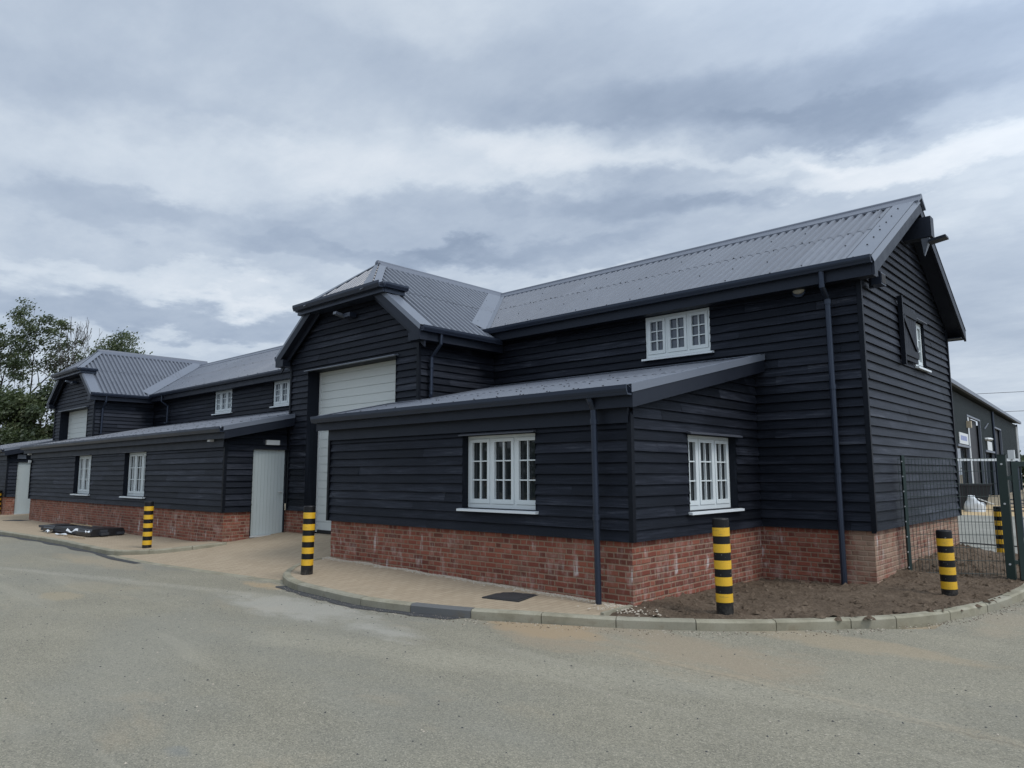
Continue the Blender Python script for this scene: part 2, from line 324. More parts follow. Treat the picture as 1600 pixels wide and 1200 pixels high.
# ------------------------------------------------------------------ mesh builder
class MB:
    def __init__(s): s.v = []; s.f = []; s.uv = []; s.r = []; s.mi = []; s.mats = []
    def face(s, pts, uv=None, r=0., m=None):
        b = len(s.v); s.v += [tuple(p) for p in pts]; s.f.append(tuple(range(b, b + len(pts))))
        s.uv.append(uv or [(0, 0)] * len(pts)); s.r.append(r)
        if m is not None and m not in s.mats: s.mats.append(m)
        s.mi.append(s.mats.index(m) if m is not None else -1)
    def hexa(s, p, r=0., m=None, uv=True):
        # p: 8 points, bottom 0-3 ccw, top 4-7
        for q in ((3, 2, 1, 0), (4, 5, 6, 7), (0, 1, 5, 4), (1, 2, 6, 5), (2, 3, 7, 6), (3, 0, 4, 7)):
            s.face([p[i] for i in q], None, r, m)
    def box(s, x0, x1, y0, y1, z0, z1, r=0., m=None):
        s.hexa([(x0, y0, z0), (x1, y0, z0), (x1, y1, z0), (x0, y1, z0), (x0, y0, z1), (x1, y0, z1), (x1, y1, z1), (x0, y1, z1)], r, m)
    def obox(s, F, s0, s1, n0, n1, z0, z1, r=0., m=None):
        P = [F.pt(s0, n0, z0), F.pt(s1, n0, z0), F.pt(s1, n1, z0), F.pt(s0, n1, z0)]
        Q = [F.pt(s0, n0, z1), F.pt(s1, n0, z1), F.pt(s1, n1, z1), F.pt(s0, n1, z1)]
        s.hexa(P + Q, r, m)
    def bar(s, a, b, w, h, up=Vector((0, 0, 1)), r=0., m=None):
        a = Vector(a); b = Vector(b); d = (b - a).normalized(); x = d.cross(up)
        x = x.normalized() if x.length > 1e-5 else Vector((1, 0, 0)); y = x.cross(d)
        x *= w / 2; y *= h / 2
        s.hexa([a - x - y, a + x - y, b + x - y, b - x - y, a - x + y, a + x + y, b + x + y, b - x + y], r, m)
    def tube(s, pts, rads, seg=8, r=0., m=None, cap=True):
        pts = [Vector(p) for p in pts]; rings = []; prev = None
        for i, p in enumerate(pts):
            d = (pts[min(i + 1, len(pts) - 1)] - pts[max(i - 1, 0)]).normalized()
            ref = Vector((0, 0, 1)) if abs(d.z) < .9 else Vector((1, 0, 0))
            if prev is not None: ref = prev
            x = d.cross(ref); 
            if x.length < 1e-4: x = d.cross(Vector((1, 0, 0)))
            x.normalize(); y = x.cross(d).normalized(); prev = y * 1.0
            prev = ref if i == 0 and False else y
            R = rads[i] if isinstance(rads, (list, tuple)) else rads
            rings.append([p + x * R * math.cos(2 * PI * k / seg) + y * R * math.sin(2 * PI * k / seg) for k in range(seg)])
            prev = y
        for a, b in zip(rings, rings[1:]):
            for k in range(seg): s.face([a[k], a[(k + 1) % seg], b[(k + 1) % seg], b[k]], None, r, m)
        if cap: s.face(rings[0][::-1], None, r, m); s.face(rings[-1], None, r, m)
    def extrude(s, prof, a, b, xd, yd, r=0., m=None, cap=True):
        # closed 2-D profile extruded from a to b
        a = Vector(a); b = Vector(b); xd = Vector(xd); yd = Vector(yd)
        A = [a + xd * p[0] + yd * p[1] for p in prof]; B = [b + xd * p[0] + yd * p[1] for p in prof]
        n = len(prof)
        for k in range(n): s.face([A[k], A[(k + 1) % n], B[(k + 1) % n], B[k]], None, r, m)
        if cap: s.face(A[::-1], None, r, m); s.face(B, None, r, m)
    def cut(s):
        if not hasattr(s, 'cuts'): s.cuts = []
        s.cuts.append(len(s.f))
    def build_split(s, name, material, parent=None):
        cuts = sorted(set([0] + getattr(s, 'cuts', []) + [len(s.f)])); out = []
        for a, b in zip(cuts, cuts[1:]):
            q = MB()
            for i in range(a, b):
                q.face([s.v[k] for k in s.f[i]], s.uv[i], s.r[i], s.mats[s.mi[i]] if s.mi[i] >= 0 else None)
            out.append(q.build(name, material, parent))
        return out
    def build(s, name, material, parent=None, smooth=False, merge=0.0, origin=None):
        o0 = Vector(origin) if origin is not None else wloc(parent)
        me = bpy.data.meshes.new(name); me.from_pydata([tuple(Vector(v) - o0) for v in s.v], [], s.f)
        me.materials.append(material); extra = {}
        for k, m in enumerate(s.mats):
            if m is material: extra[k] = 0
            else: me.materials.append(m); extra[k] = len(me.materials) - 1
        me.polygons.foreach_set('material_index', [extra.get(i, 0) for i in s.mi])
        ul = me.uv_layers.new(name='UVMap'); flat = [c for uv in s.uv for p in uv for c in p]; ul.data.foreach_set('uv', flat)
        at = me.attributes.new('rnd', 'FLOAT', 'FACE'); at.data.foreach_set('value', s.r)
        if merge:
            bm = bmesh.new(); bm.from_mesh(me); bmesh.ops.remove_doubles(bm, verts=bm.verts, dist=merge)
            bmesh.ops.recalc_face_normals(bm, faces=bm.faces); bm.to_mesh(me); bm.free()
        if smooth: me.polygons.foreach_set('use_smooth', [True] * len(me.polygons))
        me.update()
        o = bpy.data.objects.new(name, me); COL.objects.link(o)
        if parent is not None: o.parent = parent
        else: o.location = o0
        return o

def wloc(o):
    v = Vector((0, 0, 0))
    while o is not None: v += o.location; o = o.parent
    return v

def tag(o, label=None, cat=None, group=None, kind=None):
    if label: o['label'] = label
    if cat: o['category'] = cat
    if group: o['group'] = group
    if kind: o['kind'] = kind
    return o

def thing(name, label, cat, loc, group=None):
    o = bpy.data.objects.new(name, None); COL.objects.link(o); o.location = loc; o.empty_display_size = .2
    return tag(o, label, cat, group)

def copy_tree(o, parent=None):
    c = o.copy(); COL.objects.link(c); c.parent = parent
    for ch in o.children: copy_tree(ch, c)
    return c

class Fr:
    def __init__(s, o, sd, nd): s.o = Vector((*o, 0)); s.s = Vector((*sd, 0)); s.n = Vector((*nd, 0))
    def pt(s, a, n, z): return s.o + s.s * a + s.n * n + Vector((0, 0, z))

def clip(poly, a, b, c):
    out = []
    for i in range(len(poly)):
        p, q = poly[i], poly[(i + 1) % len(poly)]
        dp = a * p[0] + b * p[1] - c; dq = a * q[0] + b * q[1] - c
        if dp <= 1e-9: out.append(p)
        if (dp < -1e-9 and dq > 1e-9) or (dp > 1e-9 and dq < -1e-9):
            f = dp / (dp - dq); out.append((p[0] + (q[0] - p[0]) * f, p[1] + (q[1] - p[1]) * f))
    return out
def area(p): return abs(sum(p[i][0] * p[(i + 1) % len(p)][1] - p[(i + 1) % len(p)][0] * p[i][1] for i in range(len(p)))) / 2
def sub_rect(poly, r):
    s0, z0, s1, z1 = r; out = []
    out.append(clip(poly, 1, 0, s0)); out.append(clip(poly, -1, 0, -s1))
    mid = clip(clip(poly, -1, 0, -s0), 1, 0, s1)
    if mid: out.append(clip(mid, 0, 1, z0)); out.append(clip(mid, 0, -1, -z1))
    return [p for p in out if len(p) > 2 and area(p) > 1e-7]

PITCH = .145
def clad(F, outline, opens=(), mb=None, lip=.036, seed=0):
    mb = mb or MB(); R = random.Random(seed)
    zmin = min(p[1] for p in outline); zmax = max(p[1] for p in outline); smin = min(p[0] for p in outline); smax = max(p[0] for p in outline)
    bk = [outline]
    for r in opens: bk = [q for p in bk for q in sub_rect(p, r)]
    for p in bk: mb.face([F.pt(s, -.058, z) for s, z in p], [(s, z) for s, z in p], .0)
    k0 = math.floor(zmin / PITCH + 1e-6); k1 = math.ceil(zmax / PITCH)
    for k in range(k0, k1):
        za, zb = k * PITCH, (k + 1) * PITCH
        strip = clip(clip(outline, 0, -1, -za), 0, 1, zb)
        if len(strip) < 3: continue
        cuts = []; x = smin - R.uniform(0, 4.2)
        while x < smax:
            x += R.choice((3.6, 4.2, 4.8)); cuts.append(x)
        lo = smin - 1
        for c in cuts + [smax + 1]:
            seg = clip(clip(strip, -1, 0, -lo), 1, 0, c); lo = c + .004
            if len(seg) < 3: continue
            pcs = [seg]
            for r in opens: pcs = [q for p in pcs for q in sub_rect(p, r)]
            rv = R.random(); dl = R.uniform(-.004, .004)
            if (smax - smin) > 1.2:
                fine_ = []
                for p in pcs:
                    a_, b_ = min(q[0] for q in p), max(q[0] for q in p); n_ = max(1, int((b_ - a_) / .75))
                    for i_ in range(n_):
                        q = clip(clip(p, -1, 0, -(a_ + (b_ - a_) * i_ / n_)), 1, 0, a_ + (b_ - a_) * (i_ + 1) / n_)
                        if len(q) > 2: fine_.append([(x_, z_ + (.0075 * noise.noise(Vector((x_ * 1.1 + F.o.x, k * 3.7, F.o.y + seed))) if abs(z_ - za) < 1e-6 and k > k0 else 0)) for x_, z_ in q])
                pcs = fine_
            for p in pcs:
                def dep(z): return -lip * min(1, max(0, (z - za) / PITCH)) + dl * (1 - (z - za) / PITCH)
                pts = [F.pt(s, dep(z), z) for s, z in p]
                mb.face(pts, [(s, z) for s, z in p], rv)
                zz = min(q[1] for q in p); zz = za if zz < za + .009 else zz; lows = sorted(q[0] for q in p if abs(q[1] - zz) < .0095)
                if len(lows) >= 2 and lows[-1] - lows[0] > .005:
                    a, b = lows[0], lows[-1]
                    za_ = [q[1] for q in p if q[0] == a and abs(q[1] - zz) < .0095][0]; zb_ = [q[1] for q in p if q[0] == b and abs(q[1] - zz) < .0095][0]
                    mb.face([F.pt(a, dep(za_), za_), F.pt(b, dep(zb_), zb_), F.pt(b, -.056, zb_), F.pt(a, -.056, za_)], [(a, zz), (b, zz), (b, zz), (a, zz)], rv)
    return mb

def plinth(F, s0, s1, z0, opens=(), inset=.06, mb=None, e0=0, e1=0):
    mb = mb or MB(); pcs = [[(s0, z0), (s1, z0), (s1, .0), (s0, .0)]]
    for r in opens: pcs = [q for p in pcs for q in sub_rect(p, r)]
    for p in pcs: mb.face([F.pt(s, -inset, z) for s, z in p], [(s, z) for s, z in p])
    return mb

def reveal(mb, F, r, d0=.0, d1=.2, m=None):
    s0, z0, s1, z1 = r
    for (a, b) in (((s0, z0), (s0, z1)), ((s1, z0), (s1, z1)), ((s0, z1), (s1, z1)), ((s0, z0), (s1, z0))):
        mb.face([F.pt(a[0], d0, a[1]), F.pt(b[0], d0, b[1]), F.pt(b[0], -d1, b[1]), F.pt(a[0], -d1, a[1])], [(0, 0), (1, 0), (1, .1), (0, .1)], .1, m)

def window(parent, F, r, casements, recess, label=None, cap=True, rows=3, glass='glass', sill_out=.06, left_extra=.05):
    s0, z0, s1, z1 = r; w = s1 - s0; n = -recess
    fr = .045
    mb = MB()
    for a, b, c, d in ((s0, s1, z1 - fr, z1), (s0, s1, z0, z0 + fr + .02)): mb.obox(F, a, b, n - .07, n, c, d)
    for a in [s0] + [s0 + w * k / casements - fr / 2 for k in range(1, casements)] + [s1 - fr]: mb.obox(F, a, a + fr, n - .07, n - .0015, z0 + fr + .02, z1 - fr)
    root = mb.build('window', M['white'], parent)
    if label: root['label'] = label
    g = MB(); 
    g.face([F.pt(s0 + .01, n - .045, z0 + .01), F.pt(s1 - .01, n - .045, z0 + .01), F.pt(s1 - .01, n - .045, z1 - .01), F.pt(s0 + .01, n - .045, z1 - .01)])
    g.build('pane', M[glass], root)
    for k in range(casements):
        a = s0 + w * k / casements + (fr if k == 0 else fr / 2) + .004; b = s0 + w * (k + 1) / casements - (fr if k == casements - 1 else fr / 2) - .004
        c, d = z0 + fr + .024, z1 - fr - .004; t = .052
        sb = MB(); nn = n + .010
        sb.obox(F, a, b, n - .035, nn, c, c + t + .015); sb.obox(F, a, b, n - .035, nn, d - t, d)
        sb.obox(F, a, a + t, n - .035, nn - .001, c + t + .015, d - t); sb.obox(F, b - t, b, n - .035, nn - .001, c + t + .015, d - t)
        mid = (a + b) / 2; sb.obox(F, mid - .0095, mid + .0095, n - .04, nn - .016, c + t + .015, d - t)
        h0, h1 = c + t + .015, d - t
        for q in range(1, rows):
            zz = h0 + (h1 - h0) * q / rows
            sb.obox(F, a + t, b - t, n - .038, nn - .018, zz - .0095, zz + .0095)
        sb.build('sash', M['white'], root)
    sl = MB(); A, B = s0 - .06, s1 + .06
    P = [F.pt(A, n - .02, z0 - .04), F.pt(B, n - .02, z0 - .04), F.pt(B, sill_out, z0 - .05), F.pt(A, sill_out, z0 - .05),
         F.pt(A, n - .02, z0), F.pt(B, n - .02, z0), F.pt(B, sill_out, z0 - .016), F.pt(A, sill_out, z0 - .016)]
    sl.hexa(P); sl.build('sill', M['sill'], root)
    if cap:
        c = MB(); A, B = s0 - .03, s1 + .12 if left_extra < 0 else s1 + .02
        if left_extra >= 0: A = s0 - .03
        P = [F.pt(A, -.03, z1 + .012), F.pt(B, -.03, z1 + .012), F.pt(B, .055, z1 + .002), F.pt(A, .055, z1 + .002),
             F.pt(A, -.03, z1 + .05), F.pt(B, -.03, z1 + .05), F.pt(B, .055, z1 + .022), F.pt(A, .055, z1 + .022)]
        c.hexa(P); c.build('drip_cap', M['lead'], root)
    return root

def corr(mb, o, sd, td, s0, s1, tf, pitch=.165, amp=.023, step=12, keep=None):
    o = Vector(o); sd = Vector(sd).normalized(); td = Vector(td).normalized(); nr = sd.cross(td).normalized()
    if nr.z < 0: nr = -nr
    ds = pitch / step; n = max(1, round((s1 - s0) / ds)); ds = (s1 - s0) / n
    def h(s):
        ph = (s / pitch) % 1.0
        return amp * max(-1, min(1, .35 + 1.9 * math.cos(2 * PI * ph)))
    for k in range(n):
        a, b = s0 + k * ds, s0 + (k + 1) * ds; mid = (a + b) / 2
        t0a, t1a = tf(a, mid); t0b, t1b = tf(b, mid)
        if t1a - t0a < 1e-4 and t1b - t0b < 1e-4: continue
        P = lambda s, t, e=0.0: o + sd * s + td * t + nr * (h(s) + e)
        rv = math.sin(math.floor(mid / .99) * 12.9898 + o.x) * 43758.5453 % 1.0; rv2 = math.sin(math.floor(mid / .99) * 78.233 + o.y) * 43758.5453 % 1.0
        LAP = 1.78
        if t1a - t0a > 0 and t0a < LAP < t1a and t0b < LAP < t1b:
            mb.face([P(a, t0a), P(b, t0b), P(b, LAP + .1), P(a, LAP + .1)], None, rv); mb.face([P(a, LAP, .006), P(b, LAP, .006), P(b, t1b), P(a, t1a)], None, rv2)
        else: mb.face([P(a, t0a), P(b, t0b), P(b, t1b), P(a, t1a)], None, rv if t0a < 1 else rv2)
    return nr

def screws(mb, o, sd, td, s0, s1, tf, rows, pitch=.165, every=4, amp=.028, size=.011, R=random.Random(3), skip=.35):
    o = Vector(o); sd = Vector(sd).normalized(); td = Vector(td).normalized(); nr = sd.cross(td).normalized()
    if nr.z < 0: nr = -nr
    k0 = math.ceil(s0 / pitch); k1 = math.floor(s1 / pitch)
    for ri, t in enumerate(rows):
        for k in range(k0, k1 + 1):
            if (k + ri) % every or R.random() < skip: continue
            s = k * pitch; a, b = tf(s, s)
            tt = t + R.uniform(-.02, .02)
            if not a + .03 < tt < b - .05: continue
            c = o + sd * s + td * tt + nr * amp; x = sd * size; y = td * size
            top = [c + x + nr * .014, c + y + nr * .014, c - x + nr * .014, c - y + nr * .014]; bot = [c + x * 1.4, c + y * 1.4, c - x * 1.4, c - y * 1.4]
            mb.face(top, None, 0, M['screw'])
            for q in range(4): mb.face([bot[q], bot[(q + 1) % 4], top[(q + 1) % 4], top[q]], None, 0, M['screw'])

# gutter profile: x outward, y up
GUT = [(0, 0), (.0, .115), (.012, .115), (.012, .02), (.085, .02), (.098, .05), (.104, .075), (.104, .118), (.122, .118), (.122, .072), (.114, .045), (.105, .03), (.095, .0)]
def gutter(mb, a, b, out, s=1.0):
    mb.extrude([(p[0] * s, p[1] * s) for p in GUT], a, b, out, (0, 0, 1))

# ------------------------------------------------------------------ THE BARN
BARN = thing('barn', 'long black weatherboarded barn on red brick plinth with grey corrugated roofs and two half-hipped porches', 'barn', (-16, 1, -.9))
FR = Fr((0, 0), (1, 0), (0, -1)); GB = Fr((0, 0), (0, 1), (1, 0))
RZ, RY, EZ, EY = 5.89, 2.8, 4.10, -.28
MS = (RZ - EZ) / (RY - EY)                                   # main front slope
RE_Y, RE_Z = 5.9, 3.93; MR = (RZ - RE_Z) / (RE_Y - RY)
YG = 5.6
W_UP = (-3.90, 3.04, -2.56, 3.83); W_LU1 = (-22.05, 3.06, -20.72, 3.86); W_LU2 = (-17.9, 3.06, -16.57, 3.86)
# main front wall
opens = [W_UP, W_LU1, W_LU2]
mb = clad(FR, [(-40, 0), (0, 0), (0, 4.1), (-40, 4.1)], opens, seed=1)
for r in opens: reveal(mb, FR, r, -.02, .12)
mb.box(-.062, .004, -.006, .0, -.03, 4.0); mb.box(-40, 0, -.02, -.0035, -.03, .004) if 0 else None
mb.build('front_wall', M['clad'], BARN)
# gable end wall
gtop = lambda y: min(EZ + (y - EY) * MS, RZ - (y - RY) * MR) - .1
GO = (2.98, 2.82, 3.74, 3.70)
gpoly = [(0, 0), (YG, 0), (YG, gtop(YG)), (RY, RZ - .1), (0, gtop(0))]
mb = clad(GB, gpoly, [GO], seed=2); reveal(mb, GB, GO, -.01, .2)
mb.obox(GB, -.012, .05, -.05, .012, 0, 3.95); mb.obox(GB, YG - .05, YG + .01, -.05, .014, 0, 3.9)
mb.build('gable_wall', M['clad'], BARN)
# rear wall
RR = Fr((0, YG), (1, 0), (0, 1)); clad(RR, [(-40, 0), (0, 0), (0, 4.0), (-40, 4.0)], seed=3).build('rear_wall', M['clad'], BARN)
# brick plinths of main body
mb = plinth(FR, -3, -.05, -1.05); mb.build('brick_plinth', M['brick'], BARN)
mb = plinth(GB, .06, YG, -1.05); mb.build('brick_plinth', M['brick'], BARN)

# main roof
tdm = Vector((0, 1, MS)).normalized(); Lm = math.hypot(RY - EY, RZ - EZ)
mb = MB(); tfm = lambda s, m_: (0, Lm)
corr(mb, (0, EY, EZ), (1, 0, 0), tdm, -40, .02, tfm)
screws(mb, (0, EY, EZ), (1, 0, 0), tdm, -30, 0, tfm, [.06, .16, .9, 1.72, 1.8, 2.55, 3.2])
tdr = Vector((0, -1, MR)).normalized(); Lr = math.hypot(RE_Y - RY, RZ - RE_Z)
corr(mb, (0, RE_Y, RE_Z), (1, 0, 0), tdr, -40, .02, lambda s, m_: (0, Lr), step=4)
ROOF = mb.build('roof', M['roof'], BARN)
# ridge cap
mb = MB()
def ridge(mb, a, b, side, s1, s2, w=.26):
    a = Vector(a); b = Vector(b); side = Vector(side).normalized(); up = Vector((0, 0, 1))
    prof = [(-w, -w * s1 + .040), (-.075, .02), (-.06, .055), (-.03, .078), (0, .086), (.03, .078), (.06, .055), (.075, .02), (w, -w * s2 + .040), (w, -w * s2 + .0), (0, .0), (-w, -w * s1 + .0)]
    mb.extrude(prof, a, b, side, up)
ridge(mb, (-40, RY, RZ), (.33, RY, RZ), (0, 1, 0), MS, MR)
mb.build('ridge_cap', M['ridge'], ROOF)
# verge: flat closing sheet on the roof edge, sloping flashing and barge board
def verge_piece(mb, yA, zA, yB, zB, x0, x1, dz, th):
    mb.hexa([(x0, yA, zA + dz), (x1, yA, zA + dz), (x1, yB, zB + dz), (x0, yB, zB + dz), (x0, yA, zA + dz + th), (x1, yA, zA + dz + th), (x1, yB, zB + dz + th), (x0, yB, zB + dz + th)])
mb = MB()
verge_piece(mb, EY, EZ, RY, RZ, -.09, .27, .034, .006); verge_piece(mb, RE_Y, RE_Z, RY, RZ, -.05, .27, .034, .006)
for yA, zA in ((EY, EZ), (RE_Y, RE_Z)):
    mb.hexa([(.262, yA, zA + .02), (.268, yA, zA + .02), (.268, RY, RZ + .02), (.262, RY, RZ + .02), (.30, yA, zA - .085), (.306, yA, zA - .085), (.306, RY, RZ - .085), (.30, RY, RZ - .085)])
for y in (.25, .62, 1.0, 1.4, 1.75, 2.2):
    z = EZ + (y - EY) * MS + .040; mb.box(.06, .08, y - .012, y + .012, z, z + .016, 0, M['screw'])
mb.build('verge_flashing', M['flash'], ROOF)
mb = MB()
verge_piece(mb, EY + .02, EZ - .08, RY, RZ - .08, .255, .295, -.20, .20); verge_piece(mb, EY + .12, EZ - .06, RY, RZ - .06, 0, .25, -.16, .02); mb.cut(); verge_piece(mb, RE_Y, RE_Z - .08, RY, RZ - .08, .255, .295, -.22, .22)
verge_piece(mb, RE_Y - .05, RE_Z - .1, RY, RZ - .1, 0, .25, -.16, .02)
mb.build_split('barge_board', M['trim'], ROOF)
mb = MB(); gutter(mb, (-12.5, EY + .02, EZ - .10), (.275, EY + .02, EZ - .10), (0, -1, 0)); mb.cut(); gutter(mb, (-27.1, EY + .02, EZ - .10), (-12.9, EY + .02, EZ - .10), (0, -1, 0))
mb.cut(); gutter(mb, (-40, RE_Y - .02, RE_Z - .1), (.275, RE_Y - .02, RE_Z - .1), (0, 1, 0))
mb.build_split('gutter', M['gutter'], ROOF)
mb = MB(); mb.box(-40, .25, EY + .022, EY + .05, EZ - .27, EZ - .02); mb.box(-40, .25, EY + .05, 0.0, EZ - .26, EZ - .24)
mb.cut(); mb.box(-40, .25, RE_Y - .05, RE_Y - .022, RE_Z - .27, RE_Z - .02); mb.box(-40, .25, YG, RE_Y - .05, RE_Z - .26, RE_Z - .24)
mb.build_split('fascia', M['trim'], ROOF)
mb = MB(); mb.box(.0, .25, EY + .05, .06, EZ - .24, EZ - .05); mb.build('box_end', M['trim'], ROOF)

# windows of the main body
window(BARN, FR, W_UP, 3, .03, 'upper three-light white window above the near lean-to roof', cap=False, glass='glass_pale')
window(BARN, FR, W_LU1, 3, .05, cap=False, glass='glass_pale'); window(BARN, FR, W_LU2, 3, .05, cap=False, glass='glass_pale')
window(BARN, GB, GO, 2, .065, 'small white window in the tall gable beside a black shutter', cap=True)
# shutter
mb = MB(); s0, s1, z0, z1 = 2.06, 2.96, 2.84, 3.84
for k in range(6):
    a = s0 + (s1 - s0) * k / 6; mb.obox(GB, a + .004, a + (s1 - s0) / 6 - .004, .012, .045, z0, z1, k / 6)
for z in (z0 + .08, z1 - .2): mb.obox(GB, s0 + .02, s1 - .02, .045, .07, z, z + .12, .3)
A = GB.pt(s0 + .06, .058, z1 - .22); B = GB.pt(s1 - .06, .058, z0 + .22); mb.bar(A, B, .1, .024, up=Vector((1, 0, 0)), r=.5)
mb.obox(GB, s0 - .05, s0, .0, .075, z0 - .1, z1 + .12, .1)
mb.build('shutter', M['clad'], BARN)
# hoist beam with cross piece and bracket, floodlights
mb = MB(); mb.box(-.1, .46, 2.72, 2.94, 5.12, 5.50); mb.bar((.40, 2.83, 5.04), (.68, 2.83, 5.08), .24, .045)
h = mb.build('hoist_beam', M['trim'], BARN)
mb = MB(); mb.hexa([(.30, 2.80, 4.80), (.31, 2.80, 4.80), (.31, 2.84, 4.80), (.30, 2.84, 4.80), (.28, 2.74, 5.11), (.42, 2.74, 5.11), (.42, 2.90, 5.11), (.28, 2.90, 5.11)])
mb.build('bracket', M['flash'], h)
mb = MB(); mb.box(.02, .09, .36, .44, 3.78, 4.0); mb.box(.08, .23, .28, .52, 3.80, 3.99)
fl = mb.build('floodlight', M['gutter'], BARN); mb = MB(); mb.box(.231, .236, .30, .50, 3.82, 3.97); mb.build('lens', M['dark'], fl)
mb = MB()
def dome(mb, c, rx, ry, rz, nr, seg=12, rings=5, m=None, zlo=None):
    c = Vector(c)
    for i in range(rings * 2):
        for j in range(seg):
            def P(a, b):
                th = -PI / 2 + PI * a / (rings * 2); ph = 2 * PI * b / seg
                v = Vector((rx * math.cos(th) * math.cos(ph), ry * math.cos(th) * math.sin(ph), rz * math.sin(th)))
                if zlo is not None: v.z = max(v.z, zlo)
                return c + v
            mb.face([P(i, j), P(i, j + 1), P(i + 1, j + 1), P(i + 1, j)], None, 0, m)
dome(mb, (-.94, -.03, 3.84), .10, .06, .065, None)
bk = mb.build('bulkhead_light', M['lampglass'], BARN, smooth=True, merge=1e-4)
mb = MB(); mb.tube([(-.94, -.001, 3.84), (-.94, -.035, 3.84)], .115, 16); mb.build('lamp_base', M['gutter'], bk)

# downpipes
def downpipe(pts, r=.038, clips=(), parent=None, cl_dir=(0, 1, 0)):
    mb = MB(); mb.tube(pts, r, 10)
    for z in clips:
        for a, b in zip(pts, pts[1:]):
            if min(a[2], b[2]) <= z <= max(a[2], b[2]) and a[2] != b[2]:
                f = (z - a[2]) / (b[2] - a[2]); p = Vector(a).lerp(Vector(b), f); mb.tube([p + Vector((0, 0, -.035)), p + Vector((0, 0, .035))], r + .010, 10)
    return mb.build('downpipe', M['gutter'], parent or BARN, smooth=False)
downpipe([(-.47, EY - .03, EZ - .08), (-.47, EY - .03, EZ - .34), (-.47, -.10, EZ - .50), (-.465, -.10, -.84)], .044, (3.55, 2.2, .9))

# lean-tos ----------------------------------------------------------------
YL, LGY, LGZ, LTZ = -3.84, -4.05, 1.955, 2.83
LS = (LTZ - LGZ) / (0 - LGY); tdl = Vector((0, 1, LS)).normalized(); LL = math.hypot(LGY, LTZ - LGZ)
FL = Fr((0, YL), (1, 0), (0, -1))
def lz(y): return LGZ + (y - LGY) * LS
def lean_to(xa, xb, blocks, wins, doors, ovl, ovr, seed, end_l, end_r, doorspec=None):
    """xa..xb front wall; blocks: (x0, x1) ranges where a porch stands behind so the sheet stops at its wall"""
    mb = clad(FL, [(xa, 0), (xb, 0), (xb, 1.72), (xa, 1.72)], wins, seed=seed)
    for r in wins: reveal(mb, FL, r, -.012, .17)
    mb.obox(FL, xa - .012, xa + .05, -.05, .010, 0, 1.62); mb.obox(FL, xb - .055, xb + .012, -.05, .010, 0, 1.62)
    for x, n, on in ((xa, -1, end_l), (xb, 1, end_r)):
        if on is None: continue
        E = Fr((x, 0), (0, 1), (n, 0)); y1, ops = on
        poly = [(YL, 0), (y1, 0), (y1, lz(y1) - .06), (YL, lz(YL) - .06)]
        clad(E, poly, ops, mb, seed=seed + 5)
        for r in ops: reveal(mb, E, r, -.012, .17)
        mb.obox(E, YL - .012, YL + .06, -.05, .0125, 0, 1.62)
    w = mb.build('lean_to_wall', M['clad'], BARN)
    pb = plinth(FL, xa + .06, xb - .06, -1.05)
    for x, n, on in ((xa, -1, end_l), (xb, 1, end_r)):
        if on is None: continue
        E = Fr((x, 0), (0, 1), (n, 0)); y1, ops = on
        plinth(E, YL + .06, y1 + .1, -1.05, ops, mb=pb)
    pb.build('brick_plinth', M['brick'], BARN)
    for r in wins: window(BARN, FL, r, 3, .14)
    # roof
    def tf(s, m_):
        y1 = 0.0
        for (b0, b1) in blocks:
            if b0 < m_ < b1: y1 = -2.24
        return (0, (y1 - LGY) / math.cos(math.atan(LS)))
    mb = MB(); A, B = xa - ovl, xb + ovr
    corr(mb, (0, LGY, LGZ), (1, 0, 0), tdl, A, B, tf)
    screws(mb, (0, LGY, LGZ), (1, 0, 0), tdl, A, B, tf, [.07, .2, .95, 1.05, 1.9, 2.8, 3.7], every=3, size=.013)
    rf = mb.build('lean_to_roof', M['roof'], BARN)
    mb = MB()
    def sl(x0, x1, y0, y1, d0, d1, off=0):
        mb.hexa([(x0, y0, lz(y0) + d0), (x1, y0, lz(y0) + d0), (x1, y1, lz(y1) + d0), (x0, y1, lz(y1) + d0), (x0, y0, lz(y0) + d1), (x1, y0, lz(y0) + d1), (x1, y1, lz(y1) + d1), (x0, y1, lz(y1) + d1)])
    ends = []
    yr = -2.24 if any(b0 < B - .05 < b1 for b0, b1 in blocks) else 0.0
    yl = -2.24 if any(b0 < A + .05 < b1 for b0, b1 in blocks) else 0.0
    sl(B - .14, B - .005, LGY, yr, .032, .038); sl(B - .006, B, LGY, yr, -.07, .038)
    sl(A + .005, A + .14, LGY, yl, .032, .038); sl(A, A + .006, LGY, yl, -.07, .038)
    # apron flashing at the wall
    x0 = A
    pts = sorted({A, B} | {c for b in blocks for c in b if A < c < B})
    for p, q in zip(pts, pts[1:]):
        blk = any(b0 < (p + q) / 2 < b1 for b0, b1 in blocks); yy = -2.24 if blk else 0.0
        sl(p, q, yy - .16, yy - .006, .031, .037)
    mb.build('verge_flashing', M['flash'], rf)
    mb = MB(); sl(B - .05, B - .012, LGY + .03, yr - .004, -.265, -.072); mb.cut(); sl(A + .012, A + .05, LGY + .03, yl - .004, -.265, -.072)
    mb.build_split('barge_board', M['trim'], rf)
    mb = MB(); gutter(mb, (A - .01, LGY + .03, LGZ - .105), (B - .02, LGY + .03, LGZ - .105), (0, -1, 0), 1.08); mb.build('gutter', M['gutter'], rf)
    mb = MB(); mb.box(A + .052, B - .052, LGY + .032, LGY + .06, LGZ - .25, LGZ - .02); mb.box(A + .052, B - .052, LGY + .06, YL - .02, LGZ - .24, LGZ - .22)
    mb.build('fascia', M['trim'], rf)
    mb = MB(); mb.box(xa + .02, xb - .02, YL - .030, YL - .012, 1.52, LGZ - .241); mb.build('frieze_board', M['trim'], rf)
    return w
